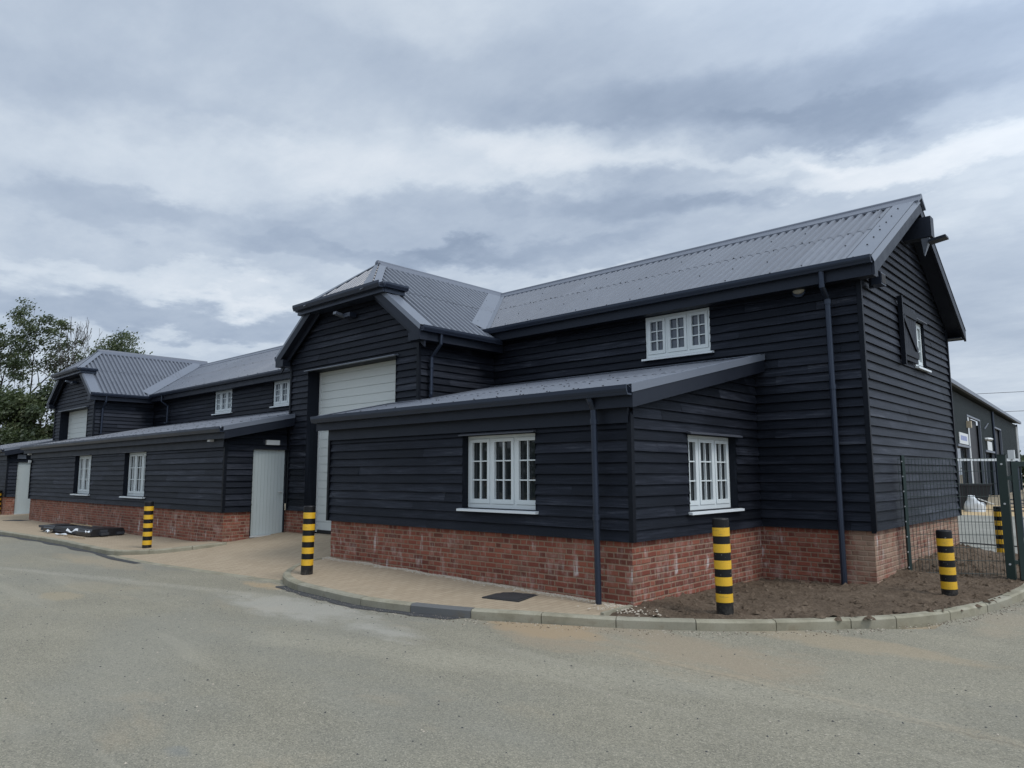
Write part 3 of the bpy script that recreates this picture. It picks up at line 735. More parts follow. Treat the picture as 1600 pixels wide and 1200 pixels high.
X2 = -19.6; DZ2 = .2                                               # second porch offset
PX0, PX1, PY = -12.93, -7.91, -2.24
b1 = (PX0, PX1); b2 = (PX0 + X2, PX1 + X2)
SW = (-2.36, .335, -.84, 1.43)
lean_to(-8.65, -1.74, [b1], [(-4.90, .35, -3.38, 1.46)], [], .18, .17, 11, (-2.24, []), (0.0, [SW]))
E1 = Fr((-1.74, 0), (0, 1), (1, 0))
window(BARN, E1, SW, 3, .14, left_extra=-1)
DR = (-3.12, -.58, -2.245, 1.485)
lean_to(-29.0, -12.98, [b1, b2], [(-23.80, .28, -22.22, 1.52), (-19.32, .28, -17.72, 1.52)], [], .38, .33, 21, (-2.24, []), (-2.24, [DR]))
DR3 = (-3.46, -.70, -2.6, 1.44)
lean_to(-48, -32.5, [b2], [], [], .3, .3, 31, None, (-2.24, [DR3]))
downpipe([(-2.215, LGY - .03, LGZ - .1), (-2.215, LGY - .02, 1.82), (-2.215, -3.99, 1.70), (-2.215, -3.95, -.84)], .042, (1.55, .3))
# doors in the lean-to ends
def door(x, r):
    E = Fr((x, 0), (0, 1), (1, 0)); s0, z0, s1, z1 = r; mb = MB(); n = 10
    for k in range(n):
        a = s0 + (s1 - s0) * k / n; b = s0 + (s1 - s0) * (k + 1) / n
        mb.obox(E, a + .0018, b - .0018, -.13, -.0945, z0 + .015, z1 - .004)
    mb.obox(E, s0, s1, -.16, -.1, z0, z1)
    d = mb.build('door', M['door'], BARN)
    mb = MB(); mb.obox(E, s0 - .03, s1 + .05, -.07, -.035, z1 + .004, z1 + .03); mb.build('drip_cap', M['lead'], d)
    mb = MB(); mb.obox(E, s0, s1, -.12, .0, z0 - .03, z0 + .006); mb.build('threshold', M['galv'], d)
    mb = MB(); mb.tube([E.pt(s1 - .07, -.085, .45), E.pt(s1 - .07, -.04, .45)], .012, 8); mb.tube([E.pt(s1 - .07, -.045, .45), E.pt(s1 - .18, -.045, .45)], .010, 8); mb.build('handle', M['galv'], d)
door(-12.98, DR); door(-32.5, DR3)
E2 = Fr((-12.98, 0), (0, 1), (1, 0))
mb = MB(); mb.obox(E2, -2.82, -2.47, .0, .05, 1.60, 1.715); mb.build('emergency_light', M['plastic'], BARN)
E3 = Fr((-32.5, 0), (0, 1), (1, 0)); mb = MB(); mb.obox(E3, -3.5, -3.2, .0, .06, 1.58, 1.75); mb.build('emergency_light', M['flash'], BARN)
for x in (-13.55, -28.92):
    mb = MB(); mb.box(x - .07, x + .05, YL - .14, YL - .02, 1.66, 1.79); o = mb.build('sensor_light', M['plastic'], BARN)
mb = MB(); mb.box(-28.98, -28.88, YL - .1, YL - .02, 1.36, 1.46); mb.build('sensor_light', M['plastic'], BARN)

# porches --------------------------------------------------------------------
def porch(dx=0., dz=0.):
    P = []; PX0, PX1 = -12.93 + dx, -7.91 + dx
    FP = Fr((0, PY), (1, 0), (0, -1)); cx = (PX0 + PX1) / 2
    rz = 5.93 + dz; ex = 2.83; ez = 3.84 + dz; sl = (rz - ez) / ex
    yF = -2.47                                                # verge line
    hy, hz = -1.42, rz                                        # front end of ridge
    jy, jz = -2.60, 4.93 + dz; jw = 1.72                           # half-hip gutter
    RDo = (-12.11 + dx, -.60, -8.67 + dx, 3.38 + dz)
    hw = (rz - jz) / sl                                       # half width where hip eave meets side slopes
    ht = 4.86 + dz
    wz = lambda x: rz - abs(x - cx) * sl - .1
    poly = [(PX0, 0), (PX1, 0), (PX1, wz(PX1)), (cx + (rz - .1 - ht) / sl, ht), (cx - (rz - .1 - ht) / sl, ht), (PX0, wz(PX0))]
    mb = clad(FP, poly, [RDo], seed=41)
    S = Fr((PX1, 0), (0, 1), (1, 0)); clad(S, [(PY, 0), (0, 0), (0, wz(PX1)), (PY, wz(PX1))], [], mb, seed=42)
    S2 = Fr((PX0, 0), (0, 1), (-1, 0)); clad(S2, [(PY, 0), (0, 0), (0, wz(PX0)), (PY, wz(PX0))], [], mb, seed=43)
    mb.obox(FP, PX1 - .06, PX1 + .012, -.05, .012, 0, 3.7 + dz); mb.obox(FP, PX0 - .012, PX0 + .06, -.05, .012, 0, 3.7 + dz)
    s0, z0, s1, z1 = RDo
    for s_ in (s0, s1): mb.face([FP.pt(s_, 0, -.6), FP.pt(s_, 0, z1), FP.pt(s_, -.36, z1), FP.pt(s_, -.36, -.6)], [(0, 0), (1, 0), (1, .1), (0, .1)], .1)
    mb.face([FP.pt(s0, 0, z1), FP.pt(s1, 0, z1), FP.pt(s1, -.36, z1), FP.pt(s0, -.36, z1)], None, .1)
    P.append(mb.build('porch_wall', M['clad'], BARN))
    pb = plinth(FP, PX0 - .1, PX1, -.95, [RDo]); P.append(pb.build('brick_plinth', M['brick'], BARN))
    # roller door
    mb = MB(); zb = -.50; npn = 20; ph = (z1 + .1 - zb - .05) / npn
    for k in range(npn):
        a = zb + .05 + k * ph; mb.obox(FP, s0 + .05, s1 - .05, -.42, -.345, a + .007, a + ph - .007)
        mb.obox(FP, s0 + .05, s1 - .05, -.41, -.362, a - .007, a + .007)
        mb.obox(FP, s0 + .05, s1 - .05, -.4, -.3435, a + ph * .5 - .004, a + ph * .5 + .004) if 0 else None
    rd = mb.build('roller_door', M['roller'], BARN); P.append(rd)
    mb = MB(); mb.obox(FP, s0 + .0, s0 + .05, -.44, -.325, zb, z1 + .1); mb.cut(); mb.obox(FP, s1 - .05, s1, -.44, -.325, zb, z1 + .1); mb.build_split('guide_rail', M['galv'], rd)
    mb = MB(); mb.obox(FP, s0 + .052, s1 - .052, -.415, -.34, zb - .02, zb + .05); mb.build('bottom_seal', M['dark'], rd)
    mb = MB(); A, B = s0 - .06, s1 + .06
    mb.hexa([FP.pt(A, -.02, z1 + .0), FP.pt(B, -.02, z1), FP.pt(B, .09, z1 - .004), FP.pt(A, .09, z1 - .004), FP.pt(A, -.02, z1 + .045), FP.pt(B, -.02, z1 + .045), FP.pt(B, .09, z1 + .016), FP.pt(A, .09, z1 + .016)])
    mb.build('drip_cap', M['flash'], rd)
    # roof sheets: right and left slopes, half-hip
    mb = MB(); L = math.hypot(ex, rz - ez); yB = RY + (rz - RZ) / MR
    for sg in (1, -1):
        td = Vector((-sg, 0, sl)).normalized()
        def tf(s, m_):
            y = s
            if y >= hy: return (0, L)
            if y <= jy + .05: return (0, L * (ex - hw) / ex)
            f = (y - jy) / (hy - jy); return (0, L * (1 - hw * (1 - f) / ex))
        def tfc(s, m_):
            # stop at the valley with the main roof
            z_in = EZ + (s - EY) * MS if s < RY else RZ - (s - RY) * MR
            t0 = 0.0
            if s > EY: t0 = max(0, min(L, L * (z_in - .12 - ez) / (rz - ez)))
            a, b = tf(s, m_); return (min(t0, b), b)
        corr(mb, (cx + sg * ex, 0, ez), (0, 1, 0), td, yF + .02, yB, tfc, pitch=.165, amp=.030)
        if sg == 1: screws(mb, (cx + ex, 0, ez), (0, 1, 0), td, yF, 2.6, tfc, [.08, .9, 1.75, 2.6, 3.3], size=.010)
    tdh = Vector((0, hy - jy, hz - jz)).normalized(); LH = math.hypot(hy - jy, hz - jz)
    def tfh(s, m_):
        return (0, max(0, LH * (1 - max(0, abs(s) - .0) / hw)) if abs(s) < hw else 0)
    corr(mb, (cx, jy, jz), (1, 0, 0), tdh, -hw, hw, tfh, pitch=.165, amp=.026)
    rf = mb.build('porch_roof', M['roof'], BARN); P.append(rf)
    mb = MB(); ridge(mb, (cx, hy - .06, rz), (cx, RY + (rz - RZ) / MR + .03, rz), (1, 0, 0), sl, sl, .2); dome(mb, (cx, hy - .06, rz - .01), .08, .05, .092, None, 10, 3)
    mb.build('ridge_cap', M['ridge'], rf)
    mb = MB(); up = .034
    # hip flashings: flat strips either side of each hip line
    for sg in (1, -1):
        a = Vector((cx, hy, hz)); b = Vector((cx + sg * hw, jy, jz)); 
        nS = Vector((sg * sl, 0, 1)).normalized(); nH = Vector((0, -(hz - jz), hy - jy)); nH = Vector((0, -(hz - jz) / (hy - jy), 1)).normalized()
        d = (b - a).normalized(); wS = nS.cross(d); wS = wS if wS.y > 0 else -wS; wH = nH.cross(d); wH = wH if wH.x * sg < 0 else -wH
        for nn_, ww, wd in ((nS, wS, .16), (nH, wH, .30)):
            q = [a + nn_ * up, b + nn_ * up, b + nn_ * up + ww * wd, a + nn_ * up + ww * (.10 if wd > .2 else wd)]
            mb.face(q); mb.face([p + nn_ * .004 for p in q])
        # valley flashings
        # valley line: main slope meets porch slope
        zb_ = ez; yv0 = EY; xv0 = (rz - (EZ)) / sl; xv1 = (rz - RZ) / sl
        v0 = Vector((cx + sg * xv0, EY, EZ)); v1 = Vector((cx + sg * xv1, RY, RZ))
        nM = Vector((0, -MS, 1)).normalized(); d = (v1 - v0).normalized()
        wM = nM.cross(d); wM = wM if wM.x * sg > 0 else -wM; wP = nS.cross(d); wP = wP if wP.y < 0 else -wP
        f0 = v0 + wM * .14; tq = (RY - f0.y) / d.y; q = [v0, v1, f0 + d * tq, f0]; mb.face([p + nM * up for p in q])
        f0 = v0 + wP * .36; tq = (cx + sg * .02 - f0.x) / d.x; q = [v0, v1, f0 + d * tq, f0]; mb.face([p + nS * up for p in q])
        # verge closing sheet and sloped edge
        x_t = cx + sg * (hw + .02); z_t = rz - (hw + .02) * sl; x_b = cx + sg * ex; z_b = ez
        for (ya, yb, da, db) in ((yF - .01, yF + .34, .034, .034), (yF - .03, yF - .01, -.07, .034)):
            mb.hexa([(x_b, ya, z_b + da), (x_b, yb, z_b + db), (x_t, yb, z_t + db), (x_t, ya, z_t + da)] + [(x_b, ya, z_b + da + .005), (x_b, yb, z_b + db + .005), (x_t, yb, z_t + db + .005), (x_t, ya, z_t + da + .005)])
    mb.build('roof_flashing', M['flash'], rf)
    # barge boards
    mb = MB()
    for sg in (1, -1):
        x_t = cx + sg * (hw - .25); z_t = rz - (hw - .25) * sl; x_b = cx + sg * (ex - .02); z_b = rz - (ex - .02) * sl
        for (ya, yb, d0, d1) in ((yF - .028, yF + .004, -.27, -.055), (yF + .006, yF + .22, -.27, -.24), (yF + .12, yF + .15, -.42, -.27)):
            mb.hexa([(x_b, ya, z_b + d0), (x_b, yb, z_b + d0), (x_t, yb, z_t + d0), (x_t, ya, z_t + d0), (x_b, ya, z_b + d1), (x_b, yb, z_b + d1), (x_t, yb, z_t + d1), (x_t, ya, z_t + d1)])
        xa, xb_ = sorted((cx + sg * (ex - .36), cx + sg * (ex + .0)))
        mb.box(xa, xb_, yF - .026, yF + .18, ez - .27, ez - .10); mb.cut()
    mb.build_split('barge_board', M['trim'], rf)
    # half-hip fascia gutter with short returns
    mb = MB(); gutter(mb, (cx - jw, jy + .02, jz - .11), (cx + jw, jy + .02, jz - .11), (0, -1, 0), 1.15)
    mb.box(cx - jw + .01, cx + jw - .01, jy + .022, jy + .05, jz - .20, jz - .02); mb.box(cx - jw + .01, cx + jw - .01, jy + .05, PY - .02, jz - .20, jz - .18)
    for sg in (1, -1):
        a, b = sorted((cx + sg * (jw - .028), cx + sg * (jw + .0)))
        mb.box(a, b, jy + .052, jy + .60, jz - .2, jz + .01)
        gutter(mb, (cx + sg * jw, jy + .02, jz - .11), (cx + sg * jw, jy + .62, jz - .11), (sg, 0, 0), .9)
        xs = sorted((cx + sg * (hw - .1), cx + sg * (jw - .03))); mb.box(xs[0], xs[1], jy + .06, jy + .58, jz - .012, jz + .004, 0, M['flash'])
    mb.build('gutter', M['gutter'], rf)
    # side eaves
    mb = MB()
    for sg in (1, -1):
        gutter(mb, (cx + sg * (ex - .02), yF + .0, ez - .10), (cx + sg * (ex - .02), EY + .10, ez - .10), (sg, 0, 0)); mb.cut()
    mb.build_split('gutter', M['gutter'], rf)
    mb = MB()
    for sg in (1, -1):
        a, b = sorted((cx + sg * (ex - .05), cx + sg * (ex - .022))); mb.box(a, b, yF + .19, -.03, ez - .26, ez - .02)
        a, b = sorted((cx + sg * (ex - .32), cx + sg * (ex - .051))); mb.box(a, b, yF + .19, -.03, ez - .25, ez - .23); mb.cut()
    mb.build_split('fascia', M['trim'], rf)
    # small fitting under the hip eave
    mb = MB(); mb.bar((cx - .1, PY - .05, 4.50 + dz), (cx - .1, PY - .34, 4.55 + dz), .12, .06); mb.box(cx + .05, cx + .30, PY - .20, PY - .02, 4.44 + dz, 4.53 + dz, 0, M['gutter'])
    P.append(mb.build('security_light', M['flash'], BARN))
    P.append(downpipe([(PX1 + .34, -1.93, ez - .1), (PX1 + .33, -1.93, ez - .30), (PX1 + .07, -1.95, ez - .55), (PX1 + .07, -1.96, 2.50), (PX1 + .13, -2.02, 2.47)], .038, (3.1, 2.62)))
    return P
porch(); porch(X2, DZ2)
downpipe([(-26.0, EY - .02, EZ - .1), (-26.0, EY - .02, EZ - .32), (-25.95, -.07, EZ - .5), (-25.95, -.07, 2.95), (-26.02, -.14, 2.92)], .038, (3.3,))

# ------------------------------------------------------------------ GROUND
def idw(ctrl):
    def f(x, y):
        sw = sz = 0
        for a, b, z in ctrl:
            w = 1 / ((x - a) ** 2 + (y - b) ** 2 + .12) ** 1.6; sw += w; sz += w * z
        return sz / sw
    return f
def region(name, poly, zf, spacing, material, kind='structure', jitter=.25, smooth=True, uvs=False):
    R = random.Random(5); xs = [p[0] for p in poly]; ys = [p[1] for p in poly]
    pts = []
    for i in range(len(poly)):
        a, b = Vector(poly[i]), Vector(poly[(i + 1) % len(poly)]); n = max(1, int((b - a).length / spacing))
        for k in range(n): pts.append(a.lerp(b, k / n))
    nb = len(pts); edges = [(i, (i + 1) % nb) for i in range(nb)]
    def inside(x, y):
        c = False; j = len(poly) - 1
        for i in range(len(poly)):
            if (poly[i][1] > y) != (poly[j][1] > y) and x < (poly[j][0] - poly[i][0]) * (y - poly[i][1]) / (poly[j][1] - poly[i][1]) + poly[i][0]: c = not c
            j = i
        return c
    x = min(xs)
    while x < max(xs):
        y = min(ys)
        while y < max(ys):
            px, py = x + R.uniform(-jitter, jitter) * spacing, y + R.uniform(-jitter, jitter) * spacing
            if inside(px, py): pts.append(Vector((px, py)))
            y += spacing
        x += spacing
    vo, eo, fo, *_ = delaunay_2d_cdt(pts, edges, [list(range(nb))], 1, 1e-5)
    me = bpy.data.meshes.new(name); me.from_pydata([(v.x, v.y, zf(v.x, v.y)) for v in vo], [], [tuple(f) for f in fo])
    me.materials.append(material)
    if smooth: me.polygons.foreach_set('use_smooth', [True] * len(me.polygons))
    o = bpy.data.objects.new(name, me); COL.objects.link(o); tag(o, kind=kind); return o

def flat(name, poly, z, material):
    me = bpy.data.meshes.new(name); me.from_pydata([(x, y, z) for x, y in poly], [], [tuple(range(len(poly)))])
    me.materials.append(material); o = bpy.data.objects.new(name, me); COL.objects.link(o); return tag(o, kind='structure')

flat('ground', [(-700, -700), (700, -700), (700, 900), (-700, 900)], -.935, M['ground'])
flat('road', [(-90, -60), (40, -60), (40, 8.0), (1.2, 8.0), (1.2, -2.2), (-1.6, -4.6), (-3, -5.3), (-90, -5.3)], -.9, M['road'])
flat('yard', [(-30, 6.9), (1.9, 7.1), (40, 8.2), (40, 26.5), (-30, 22.5)], -.896, M['yard'])

def catmull(P, n=8):
    out = []; 
    for i in range(len(P) - 1):
        p0, p1, p2, p3 = (Vector(P[max(i - 1, 0)]), Vector(P[i]), Vector(P[i + 1]), Vector(P[min(i + 2, len(P) - 1)]))
        for k in range(n):
            t = k / n; out.append(.5 * ((2 * p1) + (p2 - p0) * t + (2 * p0 - 5 * p1 + 4 * p2 - p3) * t * t + (3 * p1 - p0 - 3 * p2 + p3) * t ** 3))
    out.append(Vector(P[-1])); return out
def resample(pts, step):
    out = [pts[0]]; acc = 0
    for a, b in zip(pts, pts[1:]):
        L = (b - a).length; pos = 0
        while acc + (L - pos) >= step:
            pos += step - acc; acc = 0; out.append(a.lerp(b, pos / L))
        acc += L - pos
    return out
def kerb(name, P, inner_side, w=.125, stone=.9, dark_at=(), bottom=-1.0, seed=1):
    """P: front top edge (x, y, ztop); inner_side +1 = left of travel"""
    R = random.Random(seed); pts = resample(catmull(P, 14), .05); mb = MB(); n = len(pts); per = int(stone / .05)
    inner = []; i = 0; si = 0
    def off(k):
        a, b = pts[max(k - 1, 0)], pts[min(k + 1, n - 1)]; d = (b - a); d.z = 0; d.normalize(); return Vector((-d.y, d.x, 0)) * inner_side
    while i < n - 1:
        j = min(n - 1, i + per + R.choice((0, 0, 0, -6 if stone > .8 else 0))); rv = R.random(); dz = R.uniform(-.004, .004); dn = R.uniform(-.004, .004)
        mid = pts[(i + j) // 2]
        for dx, dy in dark_at:
            if (mid - Vector((dx, dy, mid.z))).length < .46: rv = 2.0
        rings = []
        ks = list(range(i, j + 1))
        for q, k in enumerate(ks):
            p = pts[k].copy(); o = off(k); 
            nx = pts[min(k + 1, n - 1)] - pts[max(k - 1, 0)]; nx.z = 0; nx.normalize()
            if q == 0: p += nx * .005
            if q == len(ks) - 1: p -= nx * .005
            z = p.z + dz; b = p + o * dn
            rings.append([Vector((b.x, b.y, bottom)), Vector((b.x, b.y, z - .022)), Vector((b.x, b.y, z)) + o * .022, Vector((b.x, b.y, z)) + o * w, Vector((b.x, b.y, bottom)) + o * w])
        for a, b in zip(rings, rings[1:]):
            for k in range(4): mb.face([a[k], b[k], b[k + 1], a[k + 1]], None, rv)
        mb.face(rings[0][::-1], None, rv); mb.face(rings[-1], None, rv)
        i = j
    o = mb.build(name, M['kerb'], None, origin=(0, 0, 0)); tag(o, kind='structure')
    return [(pts[k] + off(k) * (w - .01)).to_tuple() for k in range(n)]

K1P = [(-8.60, -3.99, -.68), (-8.62, -4.2, -.69), (-8.45, -4.53, -.715), (-8.2, -4.88, -.745), (-7.72, -5.26, -.77), (-6.9, -5.56, -.78), (-5.98, -5.64, -.79), (-5.0, -5.70, -.79), (-4.05, -5.56, -.79), (-3.19, -5.31, -.79), (-2.56, -5.02, -.79), (-1.64, -4.62, -.79), (-1.07, -4.28, -.79), (-.45, -3.82, -.79), (.12, -3.26, -.79), (.64, -2.60, -.79), (1.02, -1.97, -.79), (1.32, -1.16, -.79), (1.51, -.26, -.79), (1.62, .8, -.79), (1.64, 2.0, -.79), (1.66, 6.8, -.79)]
IN1 = kerb('kerb', K1P, 1, dark_at=[(-3.62, -5.45)], seed=4)
K2P = [(-48, -7.3, -.79), (-36, -6.6, -.79), (-29, -6.25, -.79), (-23.2, -5.95, -.79), (-18.9, -5.72, -.79), (-15.2, -5.74, -.79), (-14.4, -5.74, -.79), (-13.8, -5.54, -.78), (-13.17, -5.10, -.74), (-12.84, -4.56, -.69), (-12.70, -4.08, -.655), (-12.68, -3.82, -.645)]
IN2 = kerb('kerb', K2P, 1, seed=6)
kerb('kerb', [(-14.2, -5.86, -.888), (-12, -5.80, -.886), (-10, -5.64, -.886), (-8.6, -5.48, -.886), (-7.55, -5.34, -.884)], 1, w=.15, seed=8)

zc = [(p[0], p[1], p[2] - .012) for p in IN1[::6] if p[0] < -1.5] + [(-8.65 + k * 1.15, YL, -.655 - .135 * k / 6) for k in range(7)]
zr = idw(zc)
right_poly = [(p[0], p[1]) for p in IN1 if p[0] < -1.72] 
# order: IN1 starts at the wall corner and runs right; close along the wall
right_poly = right_poly + [(-1.76, -3.98), (-1.80, -3.76), (-8.58, -3.76)]
region('pavement', right_poly, zr, .16, M['paving'])
def zb(x, y):
    ye = -5.70 + .50 * max(0, min(1, (x + 13.95) / 6.15)); t_ = max(0, min(1, (y - ye) / (-2.2 - ye))); return -.890 + .355 * t_
bay = [(-13.95, -5.70), (-12, -5.66), (-10, -5.50), (-8.6, -5.34), (-7.80, -5.2)] + [(-8.12, -4.86), (-8.38, -4.5), (-8.52, -4.2), (-8.56, -3.95), (-8.68, -3.8), (-8.68, -1.85), (-13.1, -1.85), (-13.1, -3.86), (-12.78, -3.88), (-12.80, -4.1), (-12.95, -4.58), (-13.28, -5.04), (-13.8, -5.42)]
region('pavement', bay, zb, .2, M['paving'])
zl = idw([(p[0], p[1], p[2] - .012) for p in IN2[::14]] + [(-12.98, -3.84, -.67), (-16, -3.84, -.735), (-20, -3.84, -.76), (-24, -3.84, -.77), (-29, -3.84, -.785), (-30, -2.2, -.68), (-32.5, -3.5, -.73), (-32.5, -2.2, -.68), (-34, -3.84, -.78), (-40, -3.84, -.78)])
lp = [(p[0], p[1]) for p in IN2[::5]] + [(-12.78, -3.80), (-13.04, -3.76), (-29.02, -3.76), (-29.02, -1.85), (-32.58, -1.85), (-32.58, -3.76), (-48, -3.76)]
region('pavement', lp, zl, .35, M['paving'])
# soil bed with clods
zs1 = idw([(p[0], p[1], p[2] - .02) for p in IN1[::8] if p[0] > -1.9] + [(-1.74, -3.84, -.80), (-1.7, -2, -.83), (-1.7, -.4, -.875), (-.9, -.1, -.84), (0, -.1, -.79), (-.8, 6.6, -.86), (.4, 6.9, -.86), (1.4, 6.9, -.85), (.9, 2.2, -.79), (.9, 4.5, -.80), (1.2, 4.5, -.80), (-.3, -2.4, -.80), (.5, -1, -.785), (-3, 6.5, -.86)])
def zs0(x, y):
    z = zs1(x, y)
    if y > -.3:
        yy = max(0, y); zg = -.785 + .160 * min(1, yy / 2.6) + .025 * min(1, max(0, (yy - 2.6) / 2.4)) - .22 * max(0, min(1, (yy - 5.4) / 1.4))
        w_ = math.exp(-(max(0, x + .05) / .55) ** 2) * min(1, (y + .3) / .3) * (1 if x > -.2 or y > 5 else 0); z = z * (1 - w_) + zg * w_
    return z
def zsoil(x, y):
    n = noise.fractal(Vector((x * 3.1, y * 3.1, 1.7)), 1.0, 2.0, 5) * .024 + max(0, noise.noise(Vector((x * 8, y * 8, 4)))) * .05 + max(0, noise.noise(Vector((x * 17, y * 17, 9)))) * .03
    return zs0(x, y) + n + .01
sp = [(-1.76, -4.55)] + [(p[0], p[1]) for p in IN1 if p[0] > -1.72 and p[1] < 6.7][::3] + [(1.5, 6.95), (.4, 6.95), (-4, 6.75), (-4, 5.52), (-.0, 5.52), (-.08, .08), (-1.84, .08), (-1.84, -3.85), (-1.76, -3.97)]
region('soil_bed', sp, zsoil, .055, M['soil'], smooth=True)
# fresh tarmac strip along the kerb
strip = []; back = []
for p in resample(catmull(K1P, 14), .12):
    if -7.25 < p.x < -3.15 and p.y < -5.2:
        w = .13 + .02 * math.sin(p.x * 5) + .018 * math.sin(p.x * 13) + .012 * math.sin(p.x * 29) + .10 * max(0, min(1, (p.x + 7.3) / 4))
        strip.append((p.x, p.y + .03)); back.append((p.x - .10, p.y - w * .9))
flat('tarmac_strip', strip + back[::-1], -.894, M['tarmac'])
strip = []; back = []
for p in resample(catmull(K2P, 14), .2):
    if -26 < p.x < -14.4 and p.y < -5.6: strip.append((p.x, p.y + .03)); back.append((p.x, p.y - .16 - .05 * math.sin(p.x * 3)))
strip += [(-13.6, -5.86), (-12.2, -5.84)]; back += [(-13.4, -6.03), (-12.2, -5.98)]
flat('tarmac_strip', strip + back[::-1], -.894, M['tarmac'])

# pebbles at the foot of the brick, loose grit by the kerb and on the road (nobody could count them)
mb = MB(); R = random.Random(12)
def pebble(mb, x, y, z, r, m=None):
    ph = R.uniform(0, PI); sx, sy, sz = r * R.uniform(.8, 1.3), r * R.uniform(.7, 1.1), r * R.uniform(.5, .8)
    c, s_ = math.cos(ph), math.sin(ph); V = []
    for (a, b, d) in ((1, 0, 0), (0, 1, 0), (-1, 0, 0), (0, -1, 0), (0, 0, 1)): V.append(Vector((x + c * a * sx - s_ * b * sy, y + s_ * a * sx + c * b * sy, z + d * sz)))
    for k in range(4): mb.face([V[k], V[(k + 1) % 4], V[4]], None, R.random(), m)
for k in range(2300):
    x = R.uniform(-8.6, -1.75); y = YL + .05 - abs(R.gauss(0, .075)) - .02; pebble(mb, x, y, zr(x, y) - .002, R.uniform(.008, .022))
KQ = [q for q in resample(catmull(K1P, 14), .1) if -7.1 < q.x < -3.2 and q.y < -5.3]
for k in range(170):
    p = R.choice(KQ); pebble(mb, p.x - .04 + R.uniform(-.05, .05), p.y - R.uniform(.01, .24), -.8935, R.uniform(.003, .007))
for k in range(120):
    x = R.gauss(-1.75, .25); y = R.gauss(-4.15, .12)
    if y > -4.4: pebble(mb, x, y, -.775, R.uniform(.008, .02))
o = mb.build('gravel', M['pebble'], None, origin=(0, 0, 0)); tag(o, kind='stuff', label='pale pebbles strewn along the foot of the near brick plinth', cat='gravel')
mb = MB()
for k in range(1300):
    x = R.uniform(-14, 6); y = R.uniform(-11, -4.2) 
    pebble(mb, x, y, -.899, R.uniform(.004, .012), M['iron'] if R.random() < .6 else None)
kp = resample(catmull(K1P, 14), .05)
for k in range(1500):
    p = R.choice(kp[60:]); pebble(mb, p.x + abs(R.gauss(0, .14)) * .75, p.y - abs(R.gauss(0, .16)) - .01, -.899, R.uniform(.004, .013), M['soil'] if R.random() < .5 else None)
o = mb.build('grit', M['pebble'], None, origin=(0, 0, 0)); tag(o, kind='stuff', label='loose grit and small stones scattered over the road and along the kerb', cat='grit')
mb = MB()
for k in range(3200):
    x = R.uniform(-1.6, 1.5); y = R.uniform(-4.2, 6.5)
    if x > -.05 or y < -.1:
        if y > -4.4 + (x + 1.6) * .75 * (1 if x < .7 else 1.3): 
            if not (x > 1.5 - max(0, (-.5 - y) * .25)): pebble(mb, x, y, zsoil(x, y) - .006, min(.06, R.uniform(.006, .02) / max(.25, R.random())))
o = mb.build('soil_clods', M['soil'], None, origin=(0, 0, 0)); tag(o, kind='stuff', label='brown clods of earth on the soil bed round the gable', cat='soil')

# manhole and edging stones
mh = thing('manhole_cover', 'dark square inspection cover set in the buff paving near the brick plinth', 'manhole cover', (-3.42, -4.29, -.775))
zz = -.776
mb = MB(); c = Vector((-3.42, -4.29)); ux = Vector((.98, .18)) ; uy = Vector((-.18, .98))
def q(a, b, z): v = c + ux * a + uy * b; return (v.x, v.y, z)
zt_ = zr(-3.42, -4.29)
mb.hexa([q(-.24, -.24, zt_ - .05), q(.24, -.24, zt_ - .05), q(.24, .24, zt_ - .05), q(-.24, .24, zt_ - .05), q(-.24, -.24, zt_ + .012), q(.24, -.24, zt_ + .012), q(.24, .24, zt_ + .014), q(-.24, .24, zt_ + .014)])
mb.build('cover_plate', M['iron'], mh)
mb = MB()
for a, b, d, e in ((-.29, .29, -.29, -.245), (-.29, .29, .245, .29), (-.29, -.245, -.245, .245), (.245, .29, -.245, .245)):
    mb.hexa([q(a, d, zt_ - .05), q(b, d, zt_ - .05), q(b, e, zt_ - .05), q(a, e, zt_ - .05), q(a, d, zt_ + .008), q(b, d, zt_ + .008), q(b, e, zt_ + .010), q(a, e, zt_ + .010)])
mb.build('cover_frame', M['iron'], mh)
mb = MB(); mb.bar((-1.765, -4.50, -.795), (-1.755, -3.90, -.785), .05, .06); tag(mb.build('edging_strip', M['kerb'], None, origin=(-1.76, -4.2, -.8)), 'narrow pale concrete edging between paving and soil bed at the lean-to corner', 'edging')

# ------------------------------------------------------------------ BOLLARDS
def bollard():
    root = thing('bollard', '', 'bollard', (0, 0, 0), 'striped bollards round the barn')
    mb = MB(); mb.tube([(0, 0, -.25), (0, 0, 1.085), (0, 0, 1.10)], [.098, .098, .090], 28); mb.build('post', M['post'], root, smooth=False)
    for k in range(5):
        z1 = 1.10 - .108 - k * .192; mb = MB(); mb.tube([(0, 0, z1 - .100), (0, 0, z1)], .1005, 28, cap=True); mb.build('yellow_band', M['band'], root)
    return root
B0 = bollard()
bl = [(-.70, -3.50, -.77, 'yellow and black bollard in the soil bed in front of the lean-to side window', (.2, -.8)),
      (.95, -.20, -1.02, 'yellow and black bollard sunk in the soil bed beside the tall gable and mesh fence', (-.3, -1.2)),
      (.45, 6.9, -.95, 'yellow and black bollard behind the mesh fence by the green gate post', (0, -.6)),
      (-7.44, -4.98, -.755, 'striped bollard on the rounded kerb corner in front of the tall white roller door', (.4, .9)),
      (-14.15, -5.02, -.835, 'striped bollard on paving at the kerb corner near the bundle of black boards', (-.2, .3)),
      (-33.15, -3.9, -.85, 'yellow and black bollard cut by the left edge of the photo', (0, 0))]
for k, (x, y, z, lab, tl) in enumerate(bl):
    o = B0 if k == 0 else copy_tree(B0)
    o.location = (x, y, z); o['label'] = lab; o.rotation_euler = (math.radians(tl[0]), math.radians(tl[1]), k * .7)

